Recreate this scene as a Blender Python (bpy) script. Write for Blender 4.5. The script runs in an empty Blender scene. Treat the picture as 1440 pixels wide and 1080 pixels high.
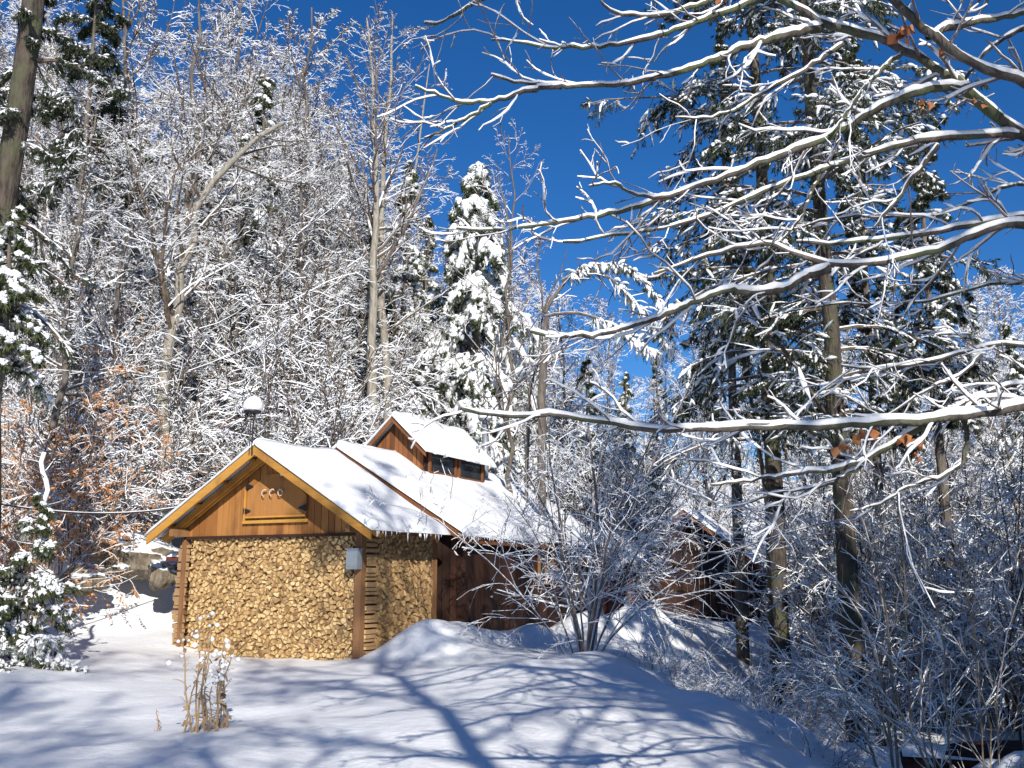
import bpy, math, random
import numpy as np
from math import radians as RAD, sin, cos, pi
random.seed(7)
SC = bpy.context.scene
COL = SC.collection

# ------------------------------------------------------------------ camera
ZC, PITCH, F = 1.35, RAD(10.92), 1400.0
cam = bpy.data.cameras.new("camera"); cam.sensor_width = 36; cam.lens = 36 * F / 1440
cam.clip_end = 6000; cam.clip_start = 0.05
camo = bpy.data.objects.new("camera", cam); COL.objects.link(camo)
camo.location = (0, 0, ZC); camo.rotation_euler = (RAD(90) + PITCH, 0, 0)
SC.camera = camo
# ------------------------------------------------------------------ sky + sun
SUN_EL, SUN_AZ = RAD(27), RAD(180 - 13)          # azimuth clockwise from +Y (view direction)
w = bpy.data.worlds.new("World"); SC.world = w; w.use_nodes = True
nt = w.node_tree; bg = nt.nodes['Background']
sky = nt.nodes.new('ShaderNodeTexSky'); sky.sky_type = 'NISHITA'; sky.sun_disc = False
sky.sun_elevation = SUN_EL; sky.sun_rotation = SUN_AZ
sky.altitude = 1200; sky.air_density = 1.0; sky.dust_density = 0.0; sky.ozone_density = 6.0
hs = nt.nodes.new('ShaderNodeHueSaturation'); hs.inputs['Saturation'].default_value = 1.2; hs.inputs['Hue'].default_value = .506
nt.links.new(sky.outputs[0], hs.inputs['Color']); nt.links.new(hs.outputs[0], bg.inputs[0])
bg.inputs[1].default_value = 0.096
sl = bpy.data.lights.new("sun", 'SUN'); sl.energy = 4.9; sl.angle = RAD(0.5); sl.color = (1, .94, .85)
so = bpy.data.objects.new("sun", sl); COL.objects.link(so)
sv = np.array([sin(SUN_AZ) * cos(SUN_EL), cos(SUN_AZ) * cos(SUN_EL), sin(SUN_EL)])
from mathutils import Vector
so.rotation_euler = Vector(sv).to_track_quat('Z', 'Y').to_euler()
SC.view_settings.view_transform = 'Standard'; SC.view_settings.look = 'None'
SC.view_settings.exposure = 0.24; SC.view_settings.gamma = 1
SC.cycles.max_bounces = 6; SC.cycles.diffuse_bounces = 3; SC.cycles.glossy_bounces = 2

CAM = np.array([0, 0, ZC])
def ray(px, py):
    a = (px - 720) / F; b = (540 - py) / F
    return np.array([a, cos(PITCH) - b * sin(PITCH), sin(PITCH) + b * cos(PITCH)])
def at(px, py, Y):
    v = ray(px, py); return CAM + v * Y / v[1]

# ------------------------------------------------------------------ materials
def newmat(name):
    m = bpy.data.materials.new(name); m.use_nodes = True
    n = m.node_tree; b = n.nodes['Principled BSDF']
    b.inputs['Roughness'].default_value = .8
    b.inputs['Specular IOR Level'].default_value = .25
    return m, n, b
def N(n, t, **k):
    x = n.nodes.new(t)
    for a, v in k.items(): setattr(x, a, v)
    return x
def noise(n, scale, detail=3, vec=None, rough=.55):
    x = N(n, 'ShaderNodeTexNoise'); x.inputs['Scale'].default_value = scale
    x.inputs['Detail'].default_value = detail; x.inputs['Roughness'].default_value = rough
    if vec is not None: n.links.new(vec, x.inputs['Vector'])
    return x
def mathn(n, op, a, b=None, c=None):
    x = N(n, 'ShaderNodeMath', operation=op)
    for i, v in enumerate((a, b, c)):
        if v is None: continue
        if hasattr(v, 'links'): n.links.new(v, x.inputs[i])
        else: x.inputs[i].default_value = v
    return x.outputs[0]
def ramp(n, fac, stops):
    x = N(n, 'ShaderNodeValToRGB'); e = x.color_ramp.elements
    while len(e) < len(stops): e.new(.5)
    for i, (p, c) in enumerate(stops): e[i].position = p; e[i].color = (*c, 1)
    n.links.new(fac, x.inputs[0]); return x.outputs[0]
def mixc(n, f, a, b):
    x = N(n, 'ShaderNodeMix', data_type='RGBA')
    for k, v in ((0, f), (6, a), (7, b)):
        if hasattr(v, 'links'): n.links.new(v, x.inputs[k])
        else: x.inputs[k].default_value = v if k == 0 else (*v, 1)
    return x.outputs[2]
def bump(n, b, h, strength=.3, dist=.02):
    x = N(n, 'ShaderNodeBump'); x.inputs['Strength'].default_value = strength
    x.inputs['Distance'].default_value = dist
    n.links.new(h, x.inputs['Height']); n.links.new(x.outputs[0], b.inputs['Normal'])
def sstep(n, v, lo, hi):
    x = N(n, 'ShaderNodeMapRange', interpolation_type='SMOOTHSTEP')
    n.links.new(v, x.inputs[0]); x.inputs[1].default_value = lo; x.inputs[2].default_value = hi
    return x.outputs[0]
def coords(n, scale=(1, 1, 1)):
    tc = N(n, 'ShaderNodeTexCoord'); mp = N(n, 'ShaderNodeMapping')
    n.links.new(tc.outputs['Object'], mp.inputs[0]); mp.inputs['Scale'].default_value = scale
    return mp.outputs[0]

SNOWC = (.86, .88, .90)
def snow_mat():
    m, n, b = newmat('snow'); v = coords(n)
    a = noise(n, 3.5, 5, v); c = noise(n, 90, 3, v)
    col = mixc(n, a.outputs[0], (.83, .86, .89), (.90, .905, .91))
    n.links.new(col, b.inputs['Base Color']); b.inputs['Roughness'].default_value = .6
    d = noise(n, 14, 5, v, .65); h = mathn(n, 'ADD', mathn(n, 'ADD', a.outputs[0], mathn(n, 'MULTIPLY', d.outputs[0], .35)), mathn(n, 'MULTIPLY', c.outputs[0], .12))
    bump(n, b, h, .5, .05)
    b.inputs['Subsurface Weight'].default_value = 0
    return m
def barksnow(name, c1, c2, lo=.1, hi=.4, nz=.5, patch=9, moss=None):
    """bark with snow lying on whatever faces upward; patchy edge"""
    m, n, b = newmat(name); v = coords(n)
    g = N(n, 'ShaderNodeNewGeometry'); sp = N(n, 'ShaderNodeSeparateXYZ')
    n.links.new(g.outputs['Normal'], sp.inputs[0])
    nn = noise(n, patch, 3, v)
    k = mathn(n, 'ADD', sp.outputs[2], mathn(n, 'MULTIPLY', mathn(n, 'SUBTRACT', nn.outputs[0], .5), nz * 2))
    f = sstep(n, k, lo, hi)
    bn = noise(n, 14, 4, coords(n, (1, 1, .25)))
    bc = mixc(n, sstep(n, bn.outputs[0], .3, .7), c1, c2)
    if moss:
        mn = noise(n, 2.3, 4, v); bc = mixc(n, sstep(n, mn.outputs[0], .45, .65), bc, moss)
    n.links.new(mixc(n, f, bc, SNOWC), b.inputs['Base Color'])
    b.inputs['Roughness'].default_value = .85
    if nz < .9: bump(n, b, bn.outputs[0], .9, .06)
    return m
def wood(name, c1, c2, axis='z', grain=60, dark=(.05, .03, .02)):
    """board wood: face attribute 'tone' shifts each board"""
    m, n, b = newmat(name)
    sc = {'z': (1, 1, .06), 'x': (.06, 1, 1), 'y': (1, .06, 1)}[axis]
    v = coords(n, sc)
    a = N(n, 'ShaderNodeAttribute', attribute_name='tone')
    gn = noise(n, grain, 5, v); big = noise(n, 3, 4, coords(n, (1, 1, .4)))
    f = mathn(n, 'ADD', mathn(n, 'MULTIPLY', a.outputs['Fac'], .5), mathn(n, 'MULTIPLY', gn.outputs[0], .5))
    c = mixc(n, sstep(n, f, .2, .8), c1, c2)
    c = mixc(n, mathn(n, 'MULTIPLY', sstep(n, big.outputs[0], .5, .72), .55), c, dark)
    n.links.new(c, b.inputs['Base Color']); b.inputs['Roughness'].default_value = .7
    bump(n, b, gn.outputs[0], .35, .01)
    return m
def plain(name, c, rough=.6, metal=0, var=.25, scale=12):
    m, n, b = newmat(name); nn = noise(n, scale, 4, coords(n))
    c2 = tuple(x * (1 - var) for x in c)
    n.links.new(mixc(n, nn.outputs[0], c, c2), b.inputs['Base Color'])
    b.inputs['Roughness'].default_value = rough; b.inputs['Metallic'].default_value = metal
    return m

M = {}
M['snow'] = snow_mat()
M['trunk'] = barksnow('trunk_bark', (.09, .075, .06), (.19, .165, .14), .45, .75, .55, 5)
M['trunk_pale'] = barksnow('pale_bark', (.24, .21, .165), (.38, .35, .29), .5, .8, .45, 5)
M['trunk_moss'] = barksnow('mossy_bark', (.035, .028, .022), (.11, .088, .07), .5, .8, .6, 6, moss=(.085, .085, .05))
M['twig'] = barksnow('snowy_twig', (.075, .055, .04), (.19, .145, .105), .10, .36, .22, 2.2)
M['twig_bare'] = barksnow('thin_twig', (.13, .10, .085), (.2, .16, .13), .1, .5, .55, 4)
M['twig_icy'] = barksnow('icy_twig', (.13, .10, .09), (.22, .18, .16), -.12, .22, .4, 6)
M['limb'] = barksnow('limb_bark', (.05, .042, .036), (.13, .11, .095), .62, .85, .25, 12, moss=(.09, .105, .05))
M['dead_twig'] = barksnow('sapling_bark', (.22, .17, .12), (.33, .27, .2), .1, .45, .4, 6)
def leafmat(name, c1, c2, lo=.5, hi=.8, snowy=True, sc=2):
    m, n, b = newmat(name)
    a = N(n, 'ShaderNodeAttribute', attribute_name='tone')
    c = mixc(n, a.outputs['Fac'], c1, c2)
    if snowy:
        nn = noise(n, sc, 3, coords(n)); c = mixc(n, sstep(n, nn.outputs[0], lo, hi), c, SNOWC)
    n.links.new(c, b.inputs['Base Color']); b.inputs['Roughness'].default_value = .6
    return m
M['needles'] = leafmat('needles', (.035, .05, .022), (.085, .10, .04), .56, .72)
M['needles_dark'] = leafmat('dark_needles', (.025, .037, .022), (.06, .07, .035), .7, .8)
M['beech_leaf'] = leafmat('dry_leaf', (.38, .15, .055), (.62, .34, .15), .7, .8)
M['dry_leaf'] = leafmat('hanging_leaf', (.30, .10, .04), (.45, .2, .08), snowy=False)
M['plank_new'] = wood('plank_orange', (.26, .105, .030), (.43, .20, .06), 'z', 45, (.12, .05, .02))
M['board_new'] = wood('board_orange', (.36, .17, .035), (.56, .29, .06), 'x', 25, (.2, .08, .03))
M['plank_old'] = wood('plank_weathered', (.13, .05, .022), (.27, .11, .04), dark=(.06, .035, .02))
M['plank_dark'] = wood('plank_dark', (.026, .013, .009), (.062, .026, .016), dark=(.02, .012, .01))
M['plank_red'] = wood('plank_red', (.10, .028, .02), (.17, .045, .028), dark=(.05, .015, .012))
M['beam'] = wood('beam', (.20, .10, .045), (.32, .17, .075), 'z', 40)
M['tin'] = plain('tin', (.40, .44, .48), .45, .5, .35)
M['iron'] = plain('iron', (.05, .05, .055), .5, .6)
M['stone'] = barksnow('stone', (.12, .10, .07), (.24, .2, .15), .25, .55, .4, 3)
M['horn'] = plain('horn', (.62, .52, .38), .5)
M['glass'] = plain('window_glass', (.03, .035, .045), .06); 
M['cloth'] = plain('tarp', (.16, .22, .27), .6)
M['cable'] = plain('cable', (.02, .02, .022), .6)
M['weed'] = plain('weed_stem', (.42, .29, .17), .8, 0, .4)
def log_mat():
    m, n, b = newmat('firewood')
    a = N(n, 'ShaderNodeAttribute', attribute_name='tone')
    e = N(n, 'ShaderNodeAttribute', attribute_name='cut')
    c = ramp(n, a.outputs['Fac'], [(0, (.20, .12, .06)), (.3, (.42, .27, .12)), (.6, (.62, .42, .18)), (1, (.76, .58, .30))])
    v = coords(n); nn = noise(n, 45, 4, v); n2 = noise(n, 9, 3, v)
    c = mixc(n, mathn(n, 'MULTIPLY', sstep(n, nn.outputs[0], .5, .75), .45), c, (.22, .13, .07))
    c = mixc(n, mathn(n, 'MULTIPLY', sstep(n, n2.outputs[0], .55, .75), .35), c, (.30, .25, .19))
    side = mixc(n, n2.outputs[0], (.26, .16, .08), (.46, .29, .14))
    n.links.new(mixc(n, e.outputs['Fac'], side, c), b.inputs['Base Color'])
    bump(n, b, nn.outputs[0], .6, .01)
    return m
M['log'] = log_mat()

# ------------------------------------------------------------------ mesh helpers
def mk(name, V, faces, mat, parent=None, smooth=False, attrs=None, mats=None):
    """faces: list of int arrays (each (N,k)); attrs: {name: per-face floats}"""
    me = bpy.data.meshes.new(name)
    V = np.asarray(V, dtype=np.float32).reshape(-1, 3)
    faces = [np.asarray(f, dtype=np.int32) for f in faces if len(f)]
    nl = sum(f.size for f in faces); nf = sum(len(f) for f in faces)
    me.vertices.add(len(V)); me.vertices.foreach_set('co', V.ravel())
    me.loops.add(nl); me.loops.foreach_set('vertex_index', np.concatenate([f.ravel() for f in faces]))
    me.polygons.add(nf)
    cnt = np.concatenate([np.full(len(f), f.shape[1], np.int32) for f in faces])
    st = np.concatenate([[0], np.cumsum(cnt)[:-1]]).astype(np.int32)
    me.polygons.foreach_set('loop_start', st)
    try: me.polygons.foreach_set('loop_total', cnt)
    except Exception: pass
    if attrs:
        for k, a in attrs.items():
            at_ = me.attributes.new(k, 'FLOAT', 'FACE'); at_.data.foreach_set('value', np.asarray(a, np.float32))
    me.update(calc_edges=True)
    me.polygons.foreach_set('use_smooth', np.full(nf, bool(smooth)))
    me.validate()
    me.materials.append(mat)
    o = bpy.data.objects.new(name, me); COL.objects.link(o)
    if parent: o.parent = parent
    return o
def thing(name, label, cat, loc=(0, 0, 0), rz=0, group=None):
    o = bpy.data.objects.new(name, None); COL.objects.link(o); o.empty_display_size = .2
    o.location = tuple(float(x) for x in loc); o.rotation_euler = (0, 0, rz)
    o['label'] = label; o['category'] = cat
    if group: o['group'] = group
    return o
def tag(o, label=None, cat=None, group=None, kind=None):
    if label: o['label'] = label
    if cat: o['category'] = cat
    if group: o['group'] = group
    if kind: o['kind'] = kind
    return o
def dup(root, loc, rz=0, s=1, label=None, group=None, rx=0, ry=0):
    r = root.copy(); COL.objects.link(r); r.location = tuple(float(x) for x in loc)
    r.rotation_euler = (rx, ry, rz); r.scale = (s, s, s) if np.isscalar(s) else s
    if label: r['label'] = label
    if group: r['group'] = group
    for ch in root.children:
        c = ch.copy(); COL.objects.link(c); c.parent = r
    return r

class TB:
    """collects tubes, boxes and polygons into one mesh"""
    def __init__(s): s.V = []; s.F = {}; s.n = 0; s.A = {}
    def add(s, V, F, tone=.5):
        V = np.asarray(V, float).reshape(-1, 3); F = np.asarray(F)
        s.F.setdefault(F.shape[1], []).append(F + s.n)
        s.A.setdefault(F.shape[1], []).append(np.full(len(F), tone) if np.isscalar(tone) else tone)
        s.V.append(V); s.n += len(V)
    def tubes(s, P, R, k=4, flat_z=1.0, caps=False, tone=.5):
        P = np.asarray(P, float); R = np.asarray(R, float)
        if P.ndim == 2: P = P[None]; R = R[None]
        B, n, _ = P.shape
        if B == 0: return
        T = np.gradient(P, axis=1); T /= np.linalg.norm(T, axis=2, keepdims=True) + 1e-9
        mt = P[:, -1] - P[:, 0]; mt /= np.linalg.norm(mt, axis=1, keepdims=True) + 1e-9
        ref = np.where(np.abs(mt[:, 2:3]) > .9, [[1., 0, 0]], [[0, 0, 1.]])[:, None, :]
        U = np.cross(T, ref); U /= np.linalg.norm(U, axis=2, keepdims=True) + 1e-9
        W = np.cross(U, T)
        a = pi / 2 + np.arange(k) * 2 * pi / k
        ring = P[:, :, None] + R[:, :, None, None] * (np.cos(a)[None, None, :, None] * U[:, :, None] + flat_z * np.sin(a)[None, None, :, None] * W[:, :, None])
        V = ring.reshape(-1, 3)
        i = np.arange(n - 1)[:, None]; j = np.arange(k)[None]
        f = np.stack([i * k + j, i * k + (j + 1) % k, (i + 1) * k + (j + 1) % k, (i + 1) * k + j], -1).reshape(-1, 4)
        Fq = (f[None] + (np.arange(B) * n * k)[:, None, None]).reshape(-1, 4)
        s.add(V, Fq[:, ::-1], tone)
        if caps:
            e = np.arange(k)[None] + (np.arange(B) * n * k)[:, None]
            s.F.setdefault(k, []).append(e + s.n - len(V)); s.A.setdefault(k, []).append(np.full(B, tone))
            s.F.setdefault(k, []).append(e[:, ::-1] + (n - 1) * k + s.n - len(V)); s.A.setdefault(k, []).append(np.full(B, tone))
    def box(s, c, d, rot=None, tone=.5):
        c = np.asarray(c, float); d = np.asarray(d, float) / 2
        q = np.array([[x, y, z] for z in (-1, 1) for y in (-1, 1) for x in (-1, 1)]) * d
        if rot is not None: q = q @ np.asarray(rot).T
        s.add(q + c, [[0, 2, 3, 1], [4, 5, 7, 6], [0, 1, 5, 4], [2, 6, 7, 3], [0, 4, 6, 2], [1, 3, 7, 5]], tone)
    def beam(s, a, b, wd, ht, tone=.5, up=(0, 0, 1)):
        a = np.asarray(a, float); b = np.asarray(b, float); t = b - a; L = np.linalg.norm(t); t /= L
        sd = np.cross(t, up); sd /= np.linalg.norm(sd); u = np.cross(sd, t)
        s.box((a + b) / 2, (L, wd, ht), np.stack([t, sd, u], 1), tone)
    def prism(s, poly, off, tone=.5):
        """poly (n,3) front face, extruded by off"""
        poly = np.asarray(poly, float); n = len(poly); off = np.asarray(off, float)
        V = np.vstack([poly, poly + off])
        k = np.arange(n)
        s.F.setdefault(n, []).append(np.array([k]) + s.n); s.A.setdefault(n, []).append(np.array([tone]))
        s.F.setdefault(n, []).append(np.array([k[::-1] + n]) + s.n); s.A.setdefault(n, []).append(np.array([tone]))
        q = np.stack([k, k + n, (k + 1) % n + n, (k + 1) % n], 1)
        s.F.setdefault(4, []).append(q + s.n); s.A.setdefault(4, []).append(np.full(n, tone))
        s.V.append(V); s.n += 2 * n
    def build(s, name, mat, parent=None, smooth=False):
        if not s.V: return None
        ks = sorted(s.F); f = [np.concatenate(s.F[k]) for k in ks]; a = np.concatenate([np.concatenate(s.A[k]) for k in ks])
        return mk(name, np.concatenate(s.V), f, mat, parent, smooth, {'tone': a})

def recalc(o):
    import bmesh
    bm = bmesh.new(); bm.from_mesh(o.data); bmesh.ops.recalc_face_normals(bm, faces=bm.faces); bm.to_mesh(o.data); bm.free()

# smooth value noise on arrays
_rng = np.random.default_rng(3); _tab = _rng.random((256, 256))
def vn(x, y):
    xi = np.floor(x).astype(int); yi = np.floor(y).astype(int); fx = x - xi; fy = y - yi
    fx = fx * fx * (3 - 2 * fx); fy = fy * fy * (3 - 2 * fy)
    g = lambda a, b: _tab[a % 256, b % 256]
    return (g(xi, yi) * (1 - fx) + g(xi + 1, yi) * fx) * (1 - fy) + (g(xi, yi + 1) * (1 - fx) + g(xi + 1, yi + 1) * fx) * fy - .5
def ss(a, b, x):
    t = np.clip((x - a) / (b - a), 0, 1); return t * t * (3 - 2 * t)

# ------------------------------------------------------------------ building frames
AZ1 = RAD(28.4); U1 = np.array([sin(AZ1), cos(AZ1), 0]); R1 = np.array([cos(AZ1), -sin(AZ1), 0]); C0 = np.array([-2.53, 16.89, 0])
AZ2 = RAD(24); U2 = np.array([sin(AZ2), cos(AZ2), 0]); R2 = np.array([cos(AZ2), -sin(AZ2), 0]); M0 = np.array([-0.94, 19.0, 0])

# ------------------------------------------------------------------ terrain
def H(x, y):
    x = np.asarray(x, float); y = np.asarray(y, float)
    z = -.12 + .22 * vn(x * .22 + 9, y * .22 + 4) + .10 * vn(x * .6, y * .6 + 30) + .04 * vn(x * 1.9 + 5, y * 1.9) + .014 * vn(x * 4.3 + 5, y * 4.3) - .05 * np.clip(vn(x * 2.7 + 40, y * 2.7 + 11) - .3, 0, 1)
    z = z + .16 * np.exp(-((y - 9.5 - .5 * x) / 1.6) ** 2) * ss(3, -1, x)
    z = z + .12 * ss(6, 12, y)
    z = z + .16 * ss(-3.5, -8, x) * ss(9, 16, y)
    # roof-slid snow heap along the right eaves
    a = (x - C0[0]) * R1[0] + (y - C0[1]) * R1[1]; b = (x - C0[0]) * U1[0] + (y - C0[1]) * U1[1]
    heap = np.exp(-((a - 1.0) / .75) ** 2) * ss(-.3, .6, b) * (1 - ss(11, 14, b))
    z = z + heap * (.50 + .6 * vn(b * .55 + 2.2, a * .3) + .34 * vn(b * 1.3, a * 1.2 + 8))
    z = z + .16 * np.exp(-(((x - .8) / 1.8) ** 2 + ((y - 14.5) / 3.2) ** 2)) * (1 + 1.6 * vn(x * .9, y * .9 + 3))
    z = z + .12 * np.exp(-((a + 4.6) / .8) ** 2) * ss(-1, 1, b)
    # bank falling away to the right
    edge = 1.9 + .012 * (y - 7) ** 1.0 + .7 * vn(y * .35, 3.3 + 0 * y) + 2.4 * ss(22, 30, y)
    drop = ss(-.4, 4.3, x - edge); near = np.exp(-((x - edge - 1.2) / 1.6) ** 2) * (y > 2) * (y < 26)
    z = z + near * (.34 * vn(x * .8 + 7, y * .7) + .22 * vn(x * 1.8, y * 1.6 + 9) + .09 * vn(x * 4, y * 4 + 2))
    dep = 2.1 - 1.7 * ss(27, 41, y) * (1 - ss(14, 22, x))
    z = z - drop * dep * (1 + .25 * vn(x * .3, y * .3 + 50))
    # hillside rising behind and to the left
    lf = ss(3, -6, x + .12 * (y - 20))
    hy = np.clip(y - 19.5 - .15 * (x + 6), 0, 60)
    z = z + lf * (.30 * hy * ss(0, 4, hy) - .0016 * hy ** 2) * (y > 18)
    z = z + .16 * np.clip(y - 44, 0, 120) * (1 - .5 * lf) * ss(40, 60, y)
    z = z + lf * ss(1, 5, hy) * (.9 * vn(x * .45 + 3, y * .45) + .5 * vn(x * 1.1, y * 1.1 + 7))
    # left bank hump of snow
    z = z + 1.15 * np.exp(-(((x + 8.7) / 2.3) ** 2 + ((y - 21.8) / 1.7) ** 2))
    far = np.hypot(x, y); z = np.where(far > 180, z * np.exp(-(far - 180) / 200), z)
    return z
def axis(lo, mid0, mid1, hi, dn, step, nout):
    mid = np.arange(mid0, mid1, step)
    a = mid0 - (mid0 - lo) * (np.linspace(1, 0, nout, endpoint=False)) ** 3
    b = mid1 + (hi - mid1) * (np.linspace(0, 1, nout)) ** 3
    return np.concatenate([a, mid, b])
gx = axis(-1500, -14, 14, 1500, 0, .11, 90); gy = axis(-600, 3, 36, 2500, 0, .11, 90)
X, Y = np.meshgrid(gx, gy); Z = H(X, Y)
nx, ny = len(gx), len(gy); i = np.arange(ny - 1)[:, None] * nx + np.arange(nx - 1)[None]
g = mk('ground', np.stack([X, Y, Z], -1), [np.stack([i, i + 1, i + nx + 1, i + nx], -1).reshape(-1, 4)], M['snow'], smooth=True)
g['kind'] = 'structure'
def gz(x, y): return float(H(np.array([x]), np.array([y]))[0])

# ------------------------------------------------------------------ roofs, boards
def snow_slab(name, p00, p10, p01, p11, thick, parent, seed=0, hang=.0, nu=60, nv=30, lump=.3):
    """p00->p10 along eave direction (u), p00->p01 down slope (v). closed slab with soft edges"""
    p00, p10, p01, p11 = map(lambda q: np.asarray(q, float), (p00, p10, p01, p11))
    u = np.linspace(0, 1, nu)[None, :, None]; v = np.linspace(0, 1, nv)[:, None, None]
    u = .5 - .5 * np.cos(u * pi) * (1) if False else u
    P = (p00 * (1 - u) + p10 * u) * (1 - v) + (p01 * (1 - u) + p11 * u) * v
    lu = np.linalg.norm(p10 - p00); lv = np.linalg.norm(p01 - p00)
    uu = u[..., 0] * lu; vv = v[..., 0] * lv
    e = np.minimum(np.minimum(uu, lu - uu) / .24, (lv - vv) / .30); e = np.clip(e, 0, 1); e = np.sqrt(1 - (1 - e) ** 2)
    th = thick * (.12 + .88 * e) * (1 + lump * (vn(uu * .9 + seed, vv * .9) * 1.8 + .4 * vn(uu * 3 + seed, vv * 3) + .1 * vn(uu * 9 + seed, vv * 9)))
    top = P.copy(); top[..., 2] += th
    if hang:
        jag = hang * (.5 + 1.2 * vn(u[..., 0] * lu * 5 + seed, u[..., 0] * 0 + 1)); dn = (v[..., 0] > 1 - 1.5 / nv)
        top[..., 2] -= np.where(dn, jag * .4, 0)
    V = np.concatenate([top.reshape(-1, 3), P.reshape(-1, 3)]); n0 = nu * nv
    i = np.arange(nv - 1)[:, None] * nu + np.arange(nu - 1)[None]
    q = np.stack([i, i + nu, i + nu + 1, i + 1], -1).reshape(-1, 4)
    F = [q, q[:, ::-1] + n0]
    def side(idx):
        a = idx[:-1]; b = idx[1:]; return np.stack([a, b, b + n0, a + n0], 1)
    r = np.arange(nu); c = np.arange(nv) * nu
    F += [side(r), side((nv - 1) * nu + r)[:, ::-1], side(c)[:, ::-1], side(c + nu - 1)]
    o = mk(name, V, [np.concatenate(F)], M['snow'], parent, True); recalc(o); return o

def gable_boards(name, mat, parent, x0, x1, zb, xr, zr, slope, y, thick=.03, w=.16, seed=0, zmax=None):
    """vertical boards filling x0..x1 from zb up to the roof line peaked at (xr,zr)"""
    rg = random.Random(seed); t = TB(); x = x0
    top = lambda q: min(zr - slope * abs(q - xr), zmax if zmax else 99)
    while x < x1 - .01:
        xe = min(x + w * rg.uniform(.85, 1.15), x1); g_ = .006
        xs = [x + g_, xe - g_]
        if xs[0] < xr < xs[1]: xs.insert(1, xr)
        if top(xs[0]) > zb + .01 or top(xs[-1]) > zb + .01:
            pl = [(xs[0], y, zb), (xs[-1], y, zb)] + [(q, y, max(zb + .005, top(q))) for q in xs[::-1]]
            pl = [(a, b + rg.uniform(-.0, .0), c) for a, b, c in pl]
            dy = rg.uniform(0, .008); pl = [(a, b - dy, c) for a, b, c in pl]
            t.prism(pl, (0, thick, 0), rg.random())
        x = xe
    o = t.build(name, mat, parent); recalc(o); return o
def side_boards(name, mat, parent, x, y0, y1, z0, z1, w=.17, thick=.03, seed=0):
    rg = random.Random(seed); t = TB(); y = y0
    while y < y1 - .01:
        ye = min(y + w * rg.uniform(.85, 1.15), y1); dx = rg.uniform(0, .008)
        t.box((x - thick / 2 + dx, (y + ye) / 2, (z0 + z1) / 2), (thick, ye - y - .012, z1 - z0), None, rg.random()); y = ye
    o = t.build(name, mat, parent); return o
def roof_panel(name, parent, xr, zr, xe, ze, y0, y1, mat, corr=.012, pitch=.076):
    """corrugated sheet from ridge to eave"""
    n = int((y1 - y0) / pitch * 6); ys = np.linspace(y0, y1, n); cz = corr * np.sin(ys / pitch * 2 * pi)
    A = np.stack([np.full(n, xr), ys, zr + cz], 1); B = np.stack([np.full(n, xe), ys, ze + cz], 1)
    A2 = A - [0, 0, .004]; B2 = B - [0, 0, .004]
    V = np.concatenate([A, B, A2, B2]); k = np.arange(n - 1)
    q = [np.stack([k, k + 1, k + n + 1, k + n], 1), np.stack([k + 2 * n, k + 3 * n, k + 3 * n + 1, k + 2 * n + 1], 1),
         np.stack([k + n, k + n + 1, k + 3 * n + 1, k + 3 * n], 1)]
    o = mk(name, V, [np.concatenate(q)], mat, parent); recalc(o); return o

# ================================================================== WOOD SHED
shed = thing('wood_shed', 'open front woodshed with orange plank gable and snowy roof, nearest building', 'shed', C0, -AZ1)
XR, ZR, SL = -1.96, 3.60, .60           # ridge x, z, slope
XL, XE = -4.50, .58                       # eaves
y0s, y1s = -.52, 1.84
zl = lambda x: ZR - SL * abs(x - XR)
gable_boards('gable_wall', M['plank_new'], shed, -4.02, .02, 2.06, XR, ZR - .10, SL, 0, .03, .15, 1)
t = TB(); t.box((-2.0, -.002, 2.045), (4.1, .09, .05)); t.build('header_beam', M['plank_dark'], shed)
for s, xe in ((-1, XL), (1, XE)):
    # rake board (fascia)
    t = TB(); th = math.atan(SL) * s
    a = np.array([XR, y0s - .015, ZR - .07]); b = np.array([xe, y0s - .015, zl(xe) - .07])
    pl = [(a[0], a[1], a[2] + .085), (b[0], b[1], b[2] + .085), (b[0], b[1], b[2] - .085), (a[0], a[1], a[2] - .095)]
    t.prism(pl, (0, .035, 0), .7 if s < 0 else .4); o = t.build('rake_board', M['board_new'], shed); recalc(o)
    roof_panel('roof_panel', shed, XR, ZR + .018, xe, zl(xe) + .018, y0s - .02, y1s, M['tin'])
    # purlins running along the ridge direction (seen under the overhang)
    for f in (.12, .37, .62, .87):
        xx = XR + (xe - XR) * f; t = TB()
        t.beam((xx, y0s + .02, zl(xx) - .035), (xx, y1s - .05, zl(xx) - .035), .09, .045, .5)
        t.build('purlin', M['board_new'], shed)
    # rafters
    for yy in (y0s + .32, -.05 - .04 * 0 - .06, 1.6):
        t = TB(); a = (XR, yy, ZR - .105); b = (xe - s * .08, yy, zl(xe - s * .08) - .105)
        t.beam(a, b, .04, .10, .6); t.build('rafter', M['board_new'], shed)
    # knee block / eave plate
    t = TB(); xp = -4.0 if s < 0 else .03
    t.beam((xp, y0s + .1, 2.13), (xp, y1s - .05, 2.13), .09, .13, .5); t.build('eave_plate', M['beam'], shed)
    snow_slab('roof_snow', (XR, y0s - .05, ZR + .02), (XR, y1s + .02, ZR + .02), (xe + s * .04, y0s - .05, zl(xe) - .0), (xe + s * .04, y1s + .02, zl(xe) - .0), .15 if s > 0 else .11, shed, 3 + s, .05)
for (px_, py_) in ((.0, 0.0), (-4.05, 0.02), (0.0, 2.2), (-4.05, 2.2)):
    t = TB(); t.box((px_, py_, .82), (.13 if px_ > -1 else .08, .13, 2.7), None, .3); t.build('post', M['beam'], shed)
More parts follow.
